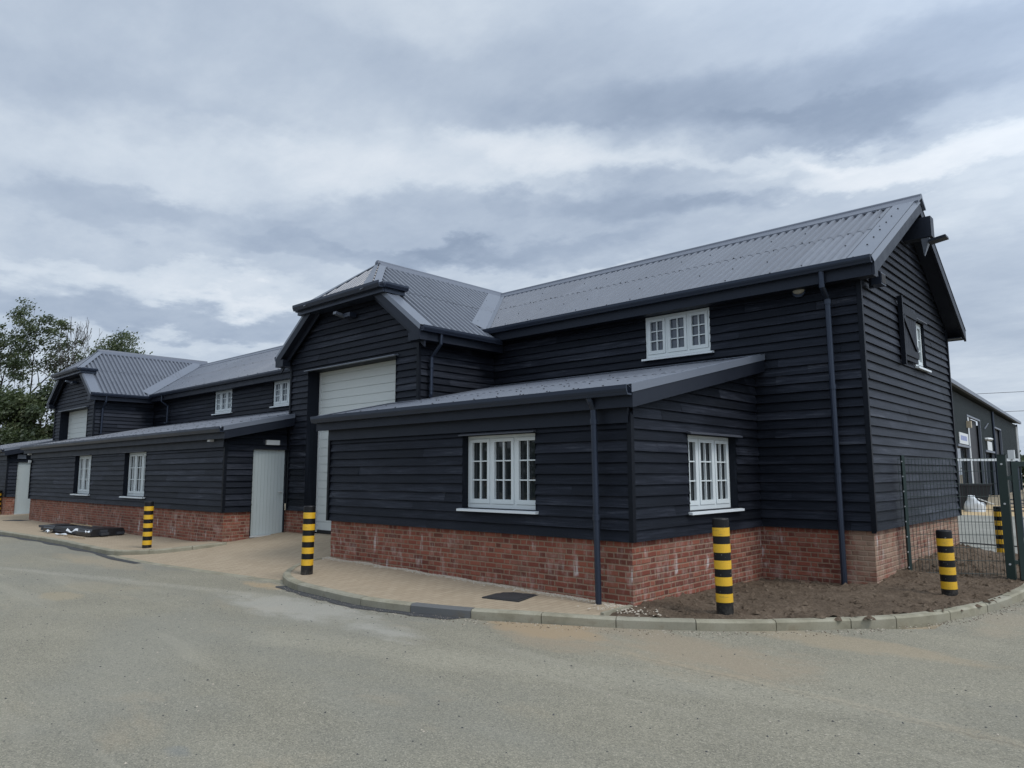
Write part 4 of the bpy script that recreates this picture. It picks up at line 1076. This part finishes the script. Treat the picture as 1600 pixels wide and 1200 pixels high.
# ------------------------------------------------------------------ FENCE AND GATE
fp0 = Vector((.085, 1.30, -.75)); fp1 = Vector((1.24, 2.02, -.80))
fence = thing('mesh_fence', 'dark green welded mesh fence panel between gable wall and gate post', 'fence', (.6, 1.6, -.78))
mb = MB(); mb.tube([fp0 + Vector((0, 0, -.2)), fp0 + Vector((0, 0, 1.90))], .032, 4); 
pst = mb.build('fence_post', M['green'], fence)
mb = MB()
for k in range(8):
    p = fp0 + Vector((.0, -.034, .12 + k * .24)); mb.tube([p, p + Vector((0, -.008, 0))], .011, 8)
mb.build('clamp_bolt', M['galv'], pst)
def mesh_panel(parent, a, b, z0, z1, pv=.05, ph=.2, r=.0032, name='mesh_panel'):
    mb = MB(); a = Vector(a); b = Vector(b); L = (b - a).length; d = (b - a) / L
    n = int(L / pv)
    for k in range(n + 1):
        p = a + d * (L * k / n); mb.tube([Vector((p.x, p.y, z0)), Vector((p.x, p.y, z1))], r, 4)
    z = z0 + .03
    while z < z1:
        mb.tube([Vector((a.x, a.y, z)), Vector((b.x, b.y, z))], r * 1.25, 4); z += ph
    return mb.build(name, M['green'], parent)
mesh_panel(fence, fp0 + Vector((-.06, -.03, 0)), fp1, -.74, 1.10, r=.0034)
gate = thing('gate', 'dark green framed mesh gate at the right edge behind its thick post', 'gate', (1.5, 2.2, -.85))
gp = thing('gate_post', 'thick dark green square gate post with a small light box beside the mesh fence', 'gate post', (1.33, 2.06, -.85))
mb = MB(); mb.box(1.265, 1.385, 2.0, 2.12, -.95, 1.14); mb.box(1.258, 1.392, 1.993, 2.127, 1.14, 1.152); mb.build('post', M['green'], gp)
mb = MB(); mb.box(1.415, 1.50, 2.04, 2.11, 1.07, 1.22); mb.tube([(1.457, 2.075, .96), (1.457, 2.075, 1.07)], .018, 8); mb.build('light_box', M['plastic'], gp)
mb = MB()
for z in (-.55, .38, 1.0): mb.tube([(1.325, 1.999, z), (1.325, 1.988, z)], .016, 8)
mb.build('bolt', M['galv'], gp)
gd = Vector((.93, .36, 0)).normalized(); g0 = Vector((1.47, 2.10, 0))
mb = MB(); P = lambda s, z: g0 + gd * s + Vector((0, 0, z))
for s_ in (.0, 3.0): mb.bar(P(s_, -.78), P(s_, 1.04), .08, .08, up=gd)
for z in (1.0, -.70): mb.bar(P(.04, z), P(2.96, z), .06, .075)
mb.build('gate_frame', M['green'], gate)
mesh_panel(gate, P(.04, 0), P(2.96, 0), -.68, .97, r=.0036)
mb = MB()
for z in (.78, -.52): mb.bar(P(-.13, z), P(.0, z), .05, .06); mb.bar(P(-.02, z - .05), P(-.02, z + .05), .06, .06)
mb.build('hinge', M['green'], gate)

# ------------------------------------------------------------------ BOARD BUNDLE, SCRAPS
bb = thing('board_bundle', 'low bundle of black boards wrapped in torn plastic lying on the paving beside the brick', 'bundle', (-19.6, -4.6, -.79))
a0 = Vector((-21.9, -4.72, -.775)); a1 = Vector((-18.35, -4.42, -.775)); d = (a1 - a0).normalized(); sd = Vector((-d.y, d.x, 0))
R = random.Random(9)
for k in range(8):
    col_, row = k % 4, k // 4
    o_ = sd * (-.33 + .21 * col_ + R.uniform(-.02, .02)) + Vector((0, 0, .055 + .075 * row))
    e = R.uniform(-.3, .25); mb = MB(); mb.bar(a0 + o_ + d * e, a1 + o_ + d * (e * .6 + R.uniform(-.35, .1)), .195, .066, r=R.random()); mb.build('board', M['grey_wood'], bb)
mb = MB()
for t0, t1 in ((.05, .26), (.70, .97)):
    mb.cut(); p, q_ = a0.lerp(a1, t0), a0.lerp(a1, t1)
    mb.extrude([(-.45, .0), (-.46, .10), (-.41, .185), (-.1, .20), (.1, .195), (.40, .19), (.44, .10), (.43, .0)], p, q_, sd, (0, 0, 1))
mb.build_split('plastic_wrap', M['blacksheet'], bb)
mb = MB(); mb.bar(a0 + d * .8 + Vector((0, 0, .215)) + sd * .05, a0 + d * 2.4 + Vector((0, 0, .215)) - sd * .02, .06, .02); mb.build('batten', M['wood'], bb)
def scrap(name, label, cat, c, ang, l, w, m, seed, thick=.012, curl=.06, group=None):
    R = random.Random(seed); mb = MB(); n = 8; c = Vector(c); dx = Vector((math.cos(ang), math.sin(ang), 0)); dy = Vector((-dx.y, dx.x, 0))
    rows = []
    for i in range(n + 1):
        f = i / n; ww = w * (.6 + .4 * math.sin(f * 5 + seed)) / 2; z = thick + curl * abs(math.sin(f * 4.3 + seed)) 
        b = c + dx * (f - .5) * l; rows.append((b - dy * ww + Vector((0, 0, z * .6)), b + dy * ww + Vector((0, 0, z))))
    for a, b in zip(rows, rows[1:]):
        mb.face([a[0], b[0], b[1], a[1]]); mb.face([Vector(p) - Vector((0, 0, .01)) for p in (a[1], b[1], b[0], a[0])])
    return tag(mb.build(name, m, None, origin=c), label, cat, group)
scrap('plastic_scrap', 'white plastic scrap at the left end of the black board bundle', 'plastic scrap', (-21.0, -5.22, -.78), .1, .42, .12, M['bag'], 3, curl=.08)
scrap('plastic_scrap', 'torn white sheet lying flat in front of the middle of the black board bundle', 'plastic scrap', (-19.9, -5.18, -.785), .3, .5, .14, M['bag'], 5, curl=.03)
scrap('plastic_scrap', 'white strip leaning up against the front of the black board bundle', 'plastic scrap', (-19.35, -5.03, -.72), .9, .36, .09, M['bag'], 8, curl=.12)
scrap('plastic_scrap', 'small white scrap at the right end of the black board bundle', 'plastic scrap', (-18.45, -4.96, -.68), .2, .2, .07, M['bag'], 11, curl=.06)
for (x, y, an, l, lab) in ((-21.6, -4.9, .1, .6, 'thin brown stick on the paving left of the black board bundle'), (-19.2, -5.2, .15, .5, 'thin brown stick on the paving below the torn white sheet'), (-18.3, -5.25, .3, .65, 'thin brown stick on the paving nearest the kerb and bollard')):
    mb = MB(); v = Vector((math.cos(an), math.sin(an), 0)) * l / 2; c = Vector((x, y, -.77)); mb.bar(c - v, c + v, .03, .02); tag(mb.build('stick', M['wood'], None, origin=c), lab, 'stick', 'sticks by the bundle')
mb = MB(); mb.bar((-29.1, -4.4, zl(-29.1, -4.4) + .002), (-28.3, -4.05, zl(-28.3, -4.05) + .002), .45, .014); tag(mb.build('drain_grate', M['iron'], None, origin=(-28.7, -4.2, -.78)), 'dark grate in the paving at the left end of the far lean-to plinth', 'grate')

# ------------------------------------------------------------------ FAR SHED AND YARD
shed = thing('shed', 'dark green-grey metal sheet industrial shed behind the gate with tall doorways', 'shed', (-7, 42, -.9))
s_d = Vector((-.06405507, .99794637, 0)); SP = Vector((-6.65, 39.88, 0)); FS = Fr((SP.x, SP.y), (s_d.x, s_d.y), (s_d.y, -s_d.x))
mb = MB(); O = [(4.5, -.95, 11.0, 4.65), (20.4, -.95, 25.4, 4.62), (-.9, -.95, 4.15, 2.5), (12.7, -.95, 18.3, 2.45)]
S0, S1 = -14, 40.6; pk = .25; k = S0
while k < S1 - 1e-6:
    for (a, b, n0, n1) in ((k, k + .09, 0, 0), (k + .09, k + .125, 0, .035), (k + .125, k + .215, .035, .035), (k + .215, k + .25, .035, 0)):
        pcs = [[(a, -.95), (b, -.95), (b, 5.9), (a, 5.9)]]
        for r in O: pcs = [q for p in pcs for q in sub_rect(p, r)]
        for p in pcs: mb.face([FS.pt(s_, n0 + (n1 - n0) * (s_ - a) / (b - a), z) for s_, z in p])
    k += pk
E_ = Fr(tuple((SP + s_d * S1).xy), (-s_d.y, s_d.x), (s_d.x, s_d.y)); mb.obox(E_, 0, 18, -.05, 0, -.95, 6.0)
mb.build('wall', M['shed'], shed)
mb = MB(); mb.hexa([FS.pt(S0, .35, 6.02), FS.pt(S1 + .2, .35, 6.02), FS.pt(S1 + .2, -9, 7.6), FS.pt(S0, -9, 7.6), FS.pt(S0, .35, 6.14), FS.pt(S1 + .2, .35, 6.14), FS.pt(S1 + .2, -9, 7.75), FS.pt(S0, -9, 7.75)])
mb.hexa([FS.pt(S0, -9, 7.6), FS.pt(S1 + .2, -9, 7.6), FS.pt(S1 + .2, -18.4, 6.02), FS.pt(S0, -18.4, 6.02), FS.pt(S0, -9, 7.75), FS.pt(S1 + .2, -9, 7.75), FS.pt(S1 + .2, -18.4, 6.14), FS.pt(S0, -18.4, 6.14)])
rf = mb.build('roof', M['shed'], shed)
mb = MB(); mb.obox(FS, S0, S1 + .25, .36, .56, 5.98, 6.22); mb.build('gutter', M['flash'], rf)
for s_, tp in ((18.9, 5.9), (40.75, 5.95)):
    mb = MB(); mb.tube([FS.pt(s_, .12, tp), FS.pt(s_, .12, -.9)], .09, 8); mb.build('downpipe', M['gutter'], shed)
mb = MB(); mb.tube([FS.pt(40.2, .10, 5.7), FS.pt(40.2, .10, 2)], .12, 8); mb.build('downpipe', M['galv'], shed)
for r in O[:2]:
    mb = MB(); mb.obox(FS, r[0], r[2], -.25, -.2, -.95, r[3]); dd = mb.build('shutter_door', M['rust'], shed)
    mb = MB(); mb.obox(FS, r[0] - .12, r[0], -.1, .06, -.95, r[3] + .12); mb.obox(FS, r[2], r[2] + .12, -.1, .06, -.95, r[3] + .12); mb.obox(FS, r[0], r[2], -.1, .06, r[3], r[3] + .12); mb.build('frame', M['flash'], dd)
    if r is O[0]:
        mb = MB(); mb.obox(FS, 4.55, 5.25, -.19, .04, -.9, 4.6); mb.build('door_edge', M['galv'], dd)
for r in O[2:]:
    mb = MB(); mb.obox(FS, r[0], r[2], -.25, -.2, -.95, r[3]); dd = mb.build('window', M['glass'], shed)
    mb = MB(); mb.obox(FS, r[0] - .1, r[2] + .1, -.1, .14, r[3], r[3] + .14); mb.obox(FS, r[2], r[2] + .1, -.1, .05, -.9, r[3]); mb.obox(FS, r[0] - .1, r[0], -.1, .05, -.9, r[3]); mb.build('frame', M['flash'], dd)
mb = MB(); mb.obox(FS, .0, 3.8, .06, .10, 2.70, 3.40); sg = mb.build('sign_board', M['plastic'], shed); sg['label'] = 'white sign board with faint blue lettering'
mb = MB(); R = random.Random(2); BLUE = simple('sign_blue', (.16, .20, .42), .5)
x = .5
for w in (.42, .12, .34, .34, .12, .3, .34): mb.obox(FS, x, x + w, .101, .104, 2.92, 3.22); x += w + .1
mb.build('lettering', BLUE, sg)
mb = MB(); mb.obox(FS, 14.2, 17.1, .06, .10, 2.62, 3.30); mb.build('sign_board', M['plastic'], shed)
mb = MB(); dome(mb, FS.pt(13.6, .2, 3.42), .35, .5, .14, None, 10, 3); mb.build('lamp', M['plastic'], shed)
mb = MB(); mb.obox(FS, 3.95, 4.35, .02, .3, 3.85, 4.3); mb.build('lamp', M['amber'], shed)
mb = MB(); mb.bar(FS.pt(13, .1, 4.2), FS.pt(15.6, .1, 4.75), .06, .06); mb.build('bracket', M['flash'], shed)
# skip and big bag in the yard
sk = thing('skip', 'black steel waste skip standing in the yard in front of the shed', 'skip', (-4.2, 28.6, -.9))
mb = MB(); a = Vector((-6.6, 28.0, -.9)); ux = Vector((.93, .36, 0)); uy = Vector((-.36, .93, 0))
def sq(s_, n, z): return a + ux * s_ + uy * n + Vector((0, 0, z))
mb.hexa([sq(0, .15, 0), sq(3.2, .15, 0), sq(3.2, 1.6, 0), sq(0, 1.6, 0), sq(-.3, 0, 1.22), sq(3.5, 0, 1.22), sq(3.5, 1.8, 1.22), sq(-.3, 1.8, 1.22)]); mb.build('body', M['rust'], sk)
mb = MB(); mb.bar(sq(-.32, -.02, 1.22), sq(3.52, -.02, 1.22), .1, .1); 
for s_ in (.5, 1.5, 2.5): mb.bar(sq(s_, .13, .05), sq(s_, .0, 1.2), .08, .06)
mb.build('rib', M['rust'], sk)
bag = thing('bulk_bag', 'white woven bulk bag slumped in front of the black skip', 'bag', (-3.35, 27.9, -.9))
mb = MB(); c = Vector((-3.72, 27.5, -.9)); R = random.Random(4)
for i in range(8):
    for j in range(14):
        def P(a, b):
            th = PI / 2 * a / 8; ph = 2 * PI * b / 14; n = noise.noise(Vector((math.cos(ph) * 1.5, math.sin(ph) * 1.5, th * 2))) * .25
            r = (.42 + n * .5) * math.cos(th) ** .6 if a < 8 else 0.02
            return c + Vector((r * math.cos(ph) * 1.05, r * math.sin(ph) * .6, (.60 + n * .4) * math.sin(th) ** .8 - .02 - .16 * math.cos(ph) * math.sin(th)))
        mb.face([P(i, j), P(i, j + 1), P(i + 1, j + 1), P(i + 1, j)])
mb.build('sack', M['bag'], bag, smooth=True, merge=1e-4)
mb = MB(); mb.bar(c + Vector((.12, -.1, .60)), c + Vector((.66, .15, .36)), .10, .04); mb.build('strap', M['plastic'], bag)
pt = thing('pallet', 'dark broken pallet leaning beside the white bulk bag', 'pallet', (-2.5, 28.1, -.9))
for k in range(4):
    mb = MB(); mb.bar(Vector((-3.0 + .05 * k, 28.15 + .1 * k, -.85 + .17 * k)), Vector((-1.75 + .05 * k, 28.6 + .1 * k, -.85 + .15 * k)), .12, .05); mb.build('slat', M['grey_wood'], pt)
# sand heap edge beyond the concrete
region('sand_strip', [(-14, 22.3), (40, 27.0), (40, 40), (-14, 35)], lambda x, y: -.90 + .02 * noise.noise(Vector((x * .4, y * .4, 0))), 1.2, simple('pale_sand', (.44, .33, .19), .95, .2, .25, .8, .5, 9))
wr = thing('barrier_rail', 'white horizontal barrier rail behind the mesh fence between barn and gate post', 'barrier', (-.8, 12, -.9))
mb = MB(); mb.bar((-1.6, 11.1, 1.24), (.1, 12.6, 1.22), .05, .07); mb.build('rail', M['plastic'], wr)
mb = MB(); mb.tube([(-1.55, 11.15, -.9), (-1.55, 11.15, 1.2)], .04, 8); mb.build('leg', M['gutter'], wr)
mb = MB(); mb.tube([(.05, 12.55, -.9), (.05, 12.55, 1.2)], .04, 8); mb.build('leg', M['gutter'], wr)
mb = MB(); P_ = [Vector((-3.6, 8.8, -.86)), Vector((-.9, 9.6, -.885)), Vector((.4, 9.4, -.885)), Vector((3.2, 10.2, -.885)), Vector((7, 11, -.885))]
mb.tube(catmull(P_, 6), .022, 6); tag(mb.build('cable', M['dark'], None, origin=(0, 9.5, -.89)), 'dark cable lying across the pale yard concrete behind the fence', 'cable')
for (a, b, z, lab) in (((-60, 84), (50, 106), 10.65, 'upper thin power line in the sky right of the gable'), ((-60, 85), (50, 106), 8.35, 'lower thin power line in the sky just above the far shed roof')):
    mb = MB(); pts = [Vector((a[0] + (b[0] - a[0]) * f / 12, a[1] + (b[1] - a[1]) * f / 12, z + .25 * ((f - 6) / 6) ** 2)) for f in range(13)]
    mb.tube(pts, .028, 4); tag(mb.build('power_line', M['dark'], None, origin=pts[6]), lab, 'power line', 'power lines')

# ------------------------------------------------------------------ TREES
def tree(loc, h, spread, lean, seed, label, leaf_n=24, leaf=.20, bare=0.0, trunk_r=.28, levels=5, start=.22, cat='tree', group='trees beyond the barn', clump=.55, droop=0.0, name='tree', rad=None):
    R = random.Random(seed); root = thing(name, label, cat, loc, group)
    tb = MB(); cb = MB(); base = Vector(loc); tips = []
    def grow(p, d, L, r, lev):
        n = 4; pts = [p]; rr = [r]; q = p.copy(); dd = d.copy()
        for i in range(n):
            dd = (dd + Vector((R.gauss(0, .16), R.gauss(0, .16), R.gauss(.05, .12) - droop))).normalized(); q = q + dd * (L / n); pts.append(q.copy()); rr.append(max(.014 if bare < .9 else .020, r * (1 - .42 * (i + 1) / n)))
        tb.tube(pts, rr, 6 if lev < 2 else (4 if lev < 4 else 3), cap=False)
        if lev >= levels: tips.append((q, lev)); return
        if lev >= levels - 2: tips.append((pts[2], lev)); 
        nb = R.choice((2, 3, 3)) if lev < 4 else R.choice((2, 3))
        for k in range(nb):
            ax = Vector((R.gauss(0, 1), R.gauss(0, 1), R.gauss(0, .4))); ax = (ax - dd * ax.dot(dd)); ax = ax.normalized() if ax.length > .01 else Vector((1, 0, 0))
            nd = (dd * (1.0 if k == 0 else .62) + ax * (.35 if k == 0 else .8) * spread).normalized()
            st = pts[-1] if k < 2 else pts[R.choice((2, 3))]
            grow(st, nd, L * R.uniform(.62, .84), rr[-1] * (.85 if k == 0 else .66), lev + 1)
    grow(base, Vector((lean[0], lean[1], 1)).normalized(), h * start, trunk_r, 0)
    ztop = max(t[0].z for t in tips); sc = h / (ztop - base.z); mx = sum((t[0].x for t in tips)) / len(tips) - base.x; my = sum((t[0].y for t in tips)) / len(tips) - base.y
    
    hd_ = sorted(math.hypot(t[0].x - base.x - mx, t[0].y - base.y - my) for t in tips)[int(len(tips) * .85)]; hs = (rad / hd_) if rad else sc
    S3 = Vector((hs, hs, sc)); off = Vector((mx * hs, my * hs, 0)); tb.v = [tuple(base - off + (Vector(v) - base) * S3) for v in tb.v]; tips = [(base - off + (t[0] - base) * S3, t[1]) for t in tips]
    tb.build('trunk', M['bark'], root)
    for c, lev in tips:
        if R.random() < bare: continue
        tone = R.uniform(0, .75); n = int(leaf_n * R.uniform(.5, 1.4))
        for k in range(n):
            o = Vector((R.gauss(0, clump), R.gauss(0, clump), R.gauss(0, clump * .55))); p = c + o
            a = Vector((R.gauss(0, 1), R.gauss(0, 1), R.gauss(0, 1))).normalized(); b = a.orthogonal().normalized(); s_ = leaf * R.uniform(.6, 1.3)
            e = a.cross(b) * s_ * .5; b = b * s_ * .9
            cb.face([p - b, p + e * .9 - b * .1, p + b, p - e * .9 - b * .1], None, min(1, max(0, tone + R.uniform(-.15, .3))))
    if cb.f: cb.build('crown', M['leaf'], root)
    return root
tree((-62.7, 4.3, -.9), 15.3, 1.0, (.03, .02), 5, 'tall open-crowned oak with thin foliage at the left beyond the far porch', 58, .125, .30, .34, 5, .22, clump=.28, rad=2.5)
tree((-65.9, 1.9, -.9), 15.6, .95, (-.02, -.02), 14, 'leafy tall tree cut by the left edge of the photo', 56, .125, .24, .34, 5, .22, clump=.30, rad=2.6)
tree((-60.5, 6.5, -.9), 14.4, .62, (.06, .05), 29, 'bare dead tree with leafless twigs right of the open oak', 20, .2, 1.0, .22, 6, .24, rad=1.7)
tree((-58.4, 8.6, -.9), 13.1, .42, (.02, .02), 32, 'treetop rising alone above the ridge of the far porch roof', 120, .125, .0, .25, 4, .34, clump=.42, rad=1.7)
def shrub(loc, rx, ry, h, seed, label, n=9000, leaf=.16):
    R = random.Random(seed); root = thing('shrub', label, 'shrub', loc, 'shrubs under the trees'); cb = MB(); base = Vector(loc)
    cl = [(Vector((R.uniform(-rx, rx), R.uniform(-ry, ry), R.uniform(.1, .95) ** .8 * h)), R.uniform(.5, 1.1), R.random() * .8) for k in range(46)]
    for k in range(n):
        c, r, tone = R.choice(cl); f = 1 - (c.z / h) ** 2 * .4
        p = base + Vector((c.x * f + R.gauss(0, r * .55), c.y * f + R.gauss(0, r * .55), max(.02, c.z + R.gauss(0, r * .45))))
        a = Vector((R.gauss(0, 1), R.gauss(0, 1), R.gauss(0, 1))).normalized(); b = a.orthogonal().normalized(); s_ = leaf * R.uniform(.6, 1.3); e = a.cross(b) * s_ * .5; b = b * s_ * .9
        cb.face([p - b, p + e, p + b, p - e], None, min(1, max(0, tone + R.uniform(-.2, .25))))
    tb = MB()
    for k in range(7):
        q = base + Vector((R.uniform(-rx, rx) * .5, R.uniform(-ry, ry) * .5, 0)); tb.tube([q, q + Vector((R.gauss(0, .3), R.gauss(0, .3), h * .4)), q + Vector((R.gauss(0, .6), R.gauss(0, .6), h * .8))], [.07, .05, .02], 5)
    tb.build('stem', M['bark'], root); cb.build('foliage', M['leaf'], root); return root
shrub((-60.5, 1.4, -.9), 2.4, 3.0, 8.0, 1, 'dense dark shrub under the oak beside the far porch', 17000)
shrub((-60.0, 5.0, -.9), 2.2, 2.4, 8.4, 2, 'tall leafy shrub close to the left wall of the far porch', 17000)
shrub((-64.0, -3.0, -.9), 2.6, 3.4, 6.0, 3, 'dense shrub cut by the left edge of the photo under the tall tree', 11000)
shrub((-62, 8.5, -.9), 2.4, 3.0, 9.6, 4, 'leafy bush below the bare dead tree behind the far porch', 11000)
hd = shrub((-9.5, 93, -.9), 5, 2.0, 3.6, 7, 'distant hedge seen through the gate at the right edge', 3500, .35)

mb = MB(); R = random.Random(77)
for k in range(9000):
    f = R.random(); x = -75 + 62 * f; y = -14 - 36 * f + R.gauss(0, 1.2); top = 3.0 + 1.5 * noise.noise(Vector((f * 26, 2, 1))) + 1.0 * noise.noise(Vector((f * 70, 5, 1)))
    p = Vector((x, y, -.9 + max(.1, top + .9) * R.random() ** .7)); a = Vector((R.gauss(0, 1), R.gauss(0, 1), R.gauss(0, 1))).normalized(); b = a.orthogonal().normalized(); s_ = R.uniform(.25, .5); e = a.cross(b) * s_ * .6; b = b * s_
    mb.face([p - b, p + e, p + b, p - e], None, R.random() * .8)
tag(mb.build('treeline', M['leaf'], None, origin=(-44, -32, -.9)), 'ragged hedge line across the road mirrored in the ground-floor panes', 'hedge', kind='stuff')

# ------------------------------------------------------------------ SKY, SUN
SUN_AZ, SUN_EL = math.radians(86), math.radians(52)               # compass-like azimuth from +y towards +x
w = bpy.data.worlds.new('World'); SC.world = w; w.use_nodes = True; t = NT(w.node_tree)
bg = w.node_tree.nodes['Background']; bg.inputs['Strength'].default_value = .1
sky = t.n('ShaderNodeTexSky', sky_type='NISHITA'); sky.sun_disc = False; sky.sun_elevation = SUN_EL; sky.sun_rotation = SUN_AZ
sky.air_density = 1.2; sky.dust_density = 3.0; sky.ozone_density = 1.0
dirv = t.n('ShaderNodeTexCoord').outputs['Generated']
sx = t.n('ShaderNodeSeparateXYZ'); t.put(sx.inputs[0], dirv); dx, dy, dz = sx.outputs
zc_ = t.m('MAXIMUM', dz, 0.0)
den = t.m('ADD', zc_, .16)
pl = t.n('ShaderNodeCombineXYZ'); t.put(pl.inputs[0], t.m('DIVIDE', dx, den)); t.put(pl.inputs[1], t.m('DIVIDE', dy, den)); t.put(pl.inputs[2], 3.3)
# coordinates of the view: azimuth (deg, from +y towards -x) and elevation (deg)
az = t.m('MULTIPLY', t.m('ARCTAN2', t.m('MULTIPLY', dx, -1.0), dy), 180 / PI); el = t.m('MULTIPLY', t.m('ARCSINE', dz), 180 / PI)
wn1 = t.m('SUBTRACT', t.noise(pl.outputs[0], 2.6, 7, .6), .5); wn2 = t.m('SUBTRACT', t.noise(t.scale(pl.outputs[0], 1, 1, 2), 3.1, 7, .6), .5)
azw = t.m('ADD', az, t.m('MULTIPLY', wn1, 16.0)); elw = t.m('ADD', el, t.m('MULTIPLY', wn2, 8.0))
def px2dir(px, py):
    d = FWD + RGT * ((px - 800) / FPX) - UPV * ((py - 600) / FPX); d.normalize()
    return math.degrees(math.atan2(-d.x, d.y)), math.degrees(math.asin(d.z))
def blob(px, py, rx, ry, amp, sharp=1.0):
    a0_, e0_ = px2dir(px, py); a1_, e1_ = px2dir(px + rx, py); a2_, e2_ = px2dir(px, py - ry)
    ra = abs(a1_ - a0_) + 1e-3; re = abs(e2_ - e0_) + 1e-3
    u = t.m('DIVIDE', t.m('SUBTRACT', azw, a0_), ra); v = t.m('DIVIDE', t.m('SUBTRACT', elw, e0_), re)
    d = t.m('ADD', t.m('MULTIPLY', u, u), t.m('MULTIPLY', v, v))
    return t.m('MULTIPLY', t.rng(d, max(0, 1 - sharp), 1 + sharp * .6, 1, 0), amp)
base_n = t.noise(pl.outputs[0], 1.7, 8, .58, .3); fine_n = t.noise(t.scale(pl.outputs[0], 1.0, 1.5, 1), 4.5, 8, .62)
val = t.m('ADD', t.m('MULTIPLY', t.m('SUBTRACT', base_n, .5), .34), t.m('ADD', t.m('MULTIPLY', t.m('SUBTRACT', fine_n, .5), .44), .565))
BL = [(1050, 110, 700, 110, -.09, 1), (1270, 150, 480, 80, -.24, .9), (1200, 205, 330, 42, -.22, .7), (1000, 175, 300, 60, -.12, .9), (1450, 120, 260, 110, -.10, 1), (820, 120, 260, 90, -.06, 1),
      (1330, 268, 420, 30, .36, .9), (930, 240, 260, 42, .30, .9), (1180, 262, 240, 22, .14, 1), (1600, 255, 200, 30, .14, 1),
      (760, 355, 400, 52, -.20, .7), (1030, 312, 190, 46, -.24, .8), (1130, 300, 90, 36, -.10, .9), (560, 392, 230, 26, -.22, .8), (860, 396, 320, 26, -.16, .8), (765, 318, 60, 22, -.10, .9),
      (980, 438, 260, 18, .18, 1), (1560, 420, 130, 110, -.12, 1), (1540, 330, 160, 44, .12, 1), (1540, 520, 150, 40, -.06, 1),
      (330, 262, 440, 62, .15, 1), (640, 262, 240, 50, .14, 1), (190, 325, 140, 34, -.16, .8), (330, 340, 160, 22, -.08, .8), (250, 432, 330, 24, .22, 1), (250, 492, 320, 30, -.26, .8), (420, 468, 150, 18, .16, 1), (300, 540, 200, 20, .10, 1),
      (300, 60, 420, 90, -.05, 1), (640, 30, 200, 40, .08, 1), (150, 160, 300, 60, -.12, 1), (1580, 620, 140, 60, .10, 1), (60, 560, 160, 40, .06, 1)]
for b in BL: val = t.m('ADD', val, blob(*b))
ccol = t.ramp(val, [(.0, (.285, .358, .480)), (.25, (.378, .458, .585)), (.5, (.49, .572, .69)), (.74, (.63, .708, .805)), (1.0, (.79, .845, .915))])
# the sun side of the overcast (behind the camera and overhead) is brighter
sd_ = Vector((math.sin(SUN_AZ) * math.cos(SUN_EL), math.cos(SUN_AZ) * math.cos(SUN_EL), math.sin(SUN_EL)))
dt = t.n('ShaderNodeVectorMath', operation='DOT_PRODUCT'); t.put(dt.inputs[0], dirv); dt.inputs[1].default_value = sd_
glow = t.rng(dt.outputs['Value'], .05, 1.0, 0, 1)
k_ = t.m('MULTIPLY_ADD', glow, 11.5, 10.0)
cv = t.n('ShaderNodeVectorMath', operation='SCALE'); t.put(cv.inputs[0], ccol); t.put(cv.inputs['Scale'], k_)
fin = t.mix(.96, sky.outputs[0], cv.outputs[0])
t.put(bg.inputs['Color'], fin)
sun = bpy.data.lights.new('sun', 'SUN'); sun.energy = 1.5; sun.angle = math.radians(18); sun.color = (1, .97, .93)
so = bpy.data.objects.new('sun', sun); COL.objects.link(so); so.rotation_euler = (-sd_).to_track_quat('-Z', 'Y').to_euler()

vs = SC.view_settings; vs.view_transform = 'Standard'; vs.look = 'None'; vs.exposure = 0.0; vs.gamma = 1.0; vs.use_curve_mapping = False
SC.cycles.max_bounces = 6; SC.cycles.use_denoising = True
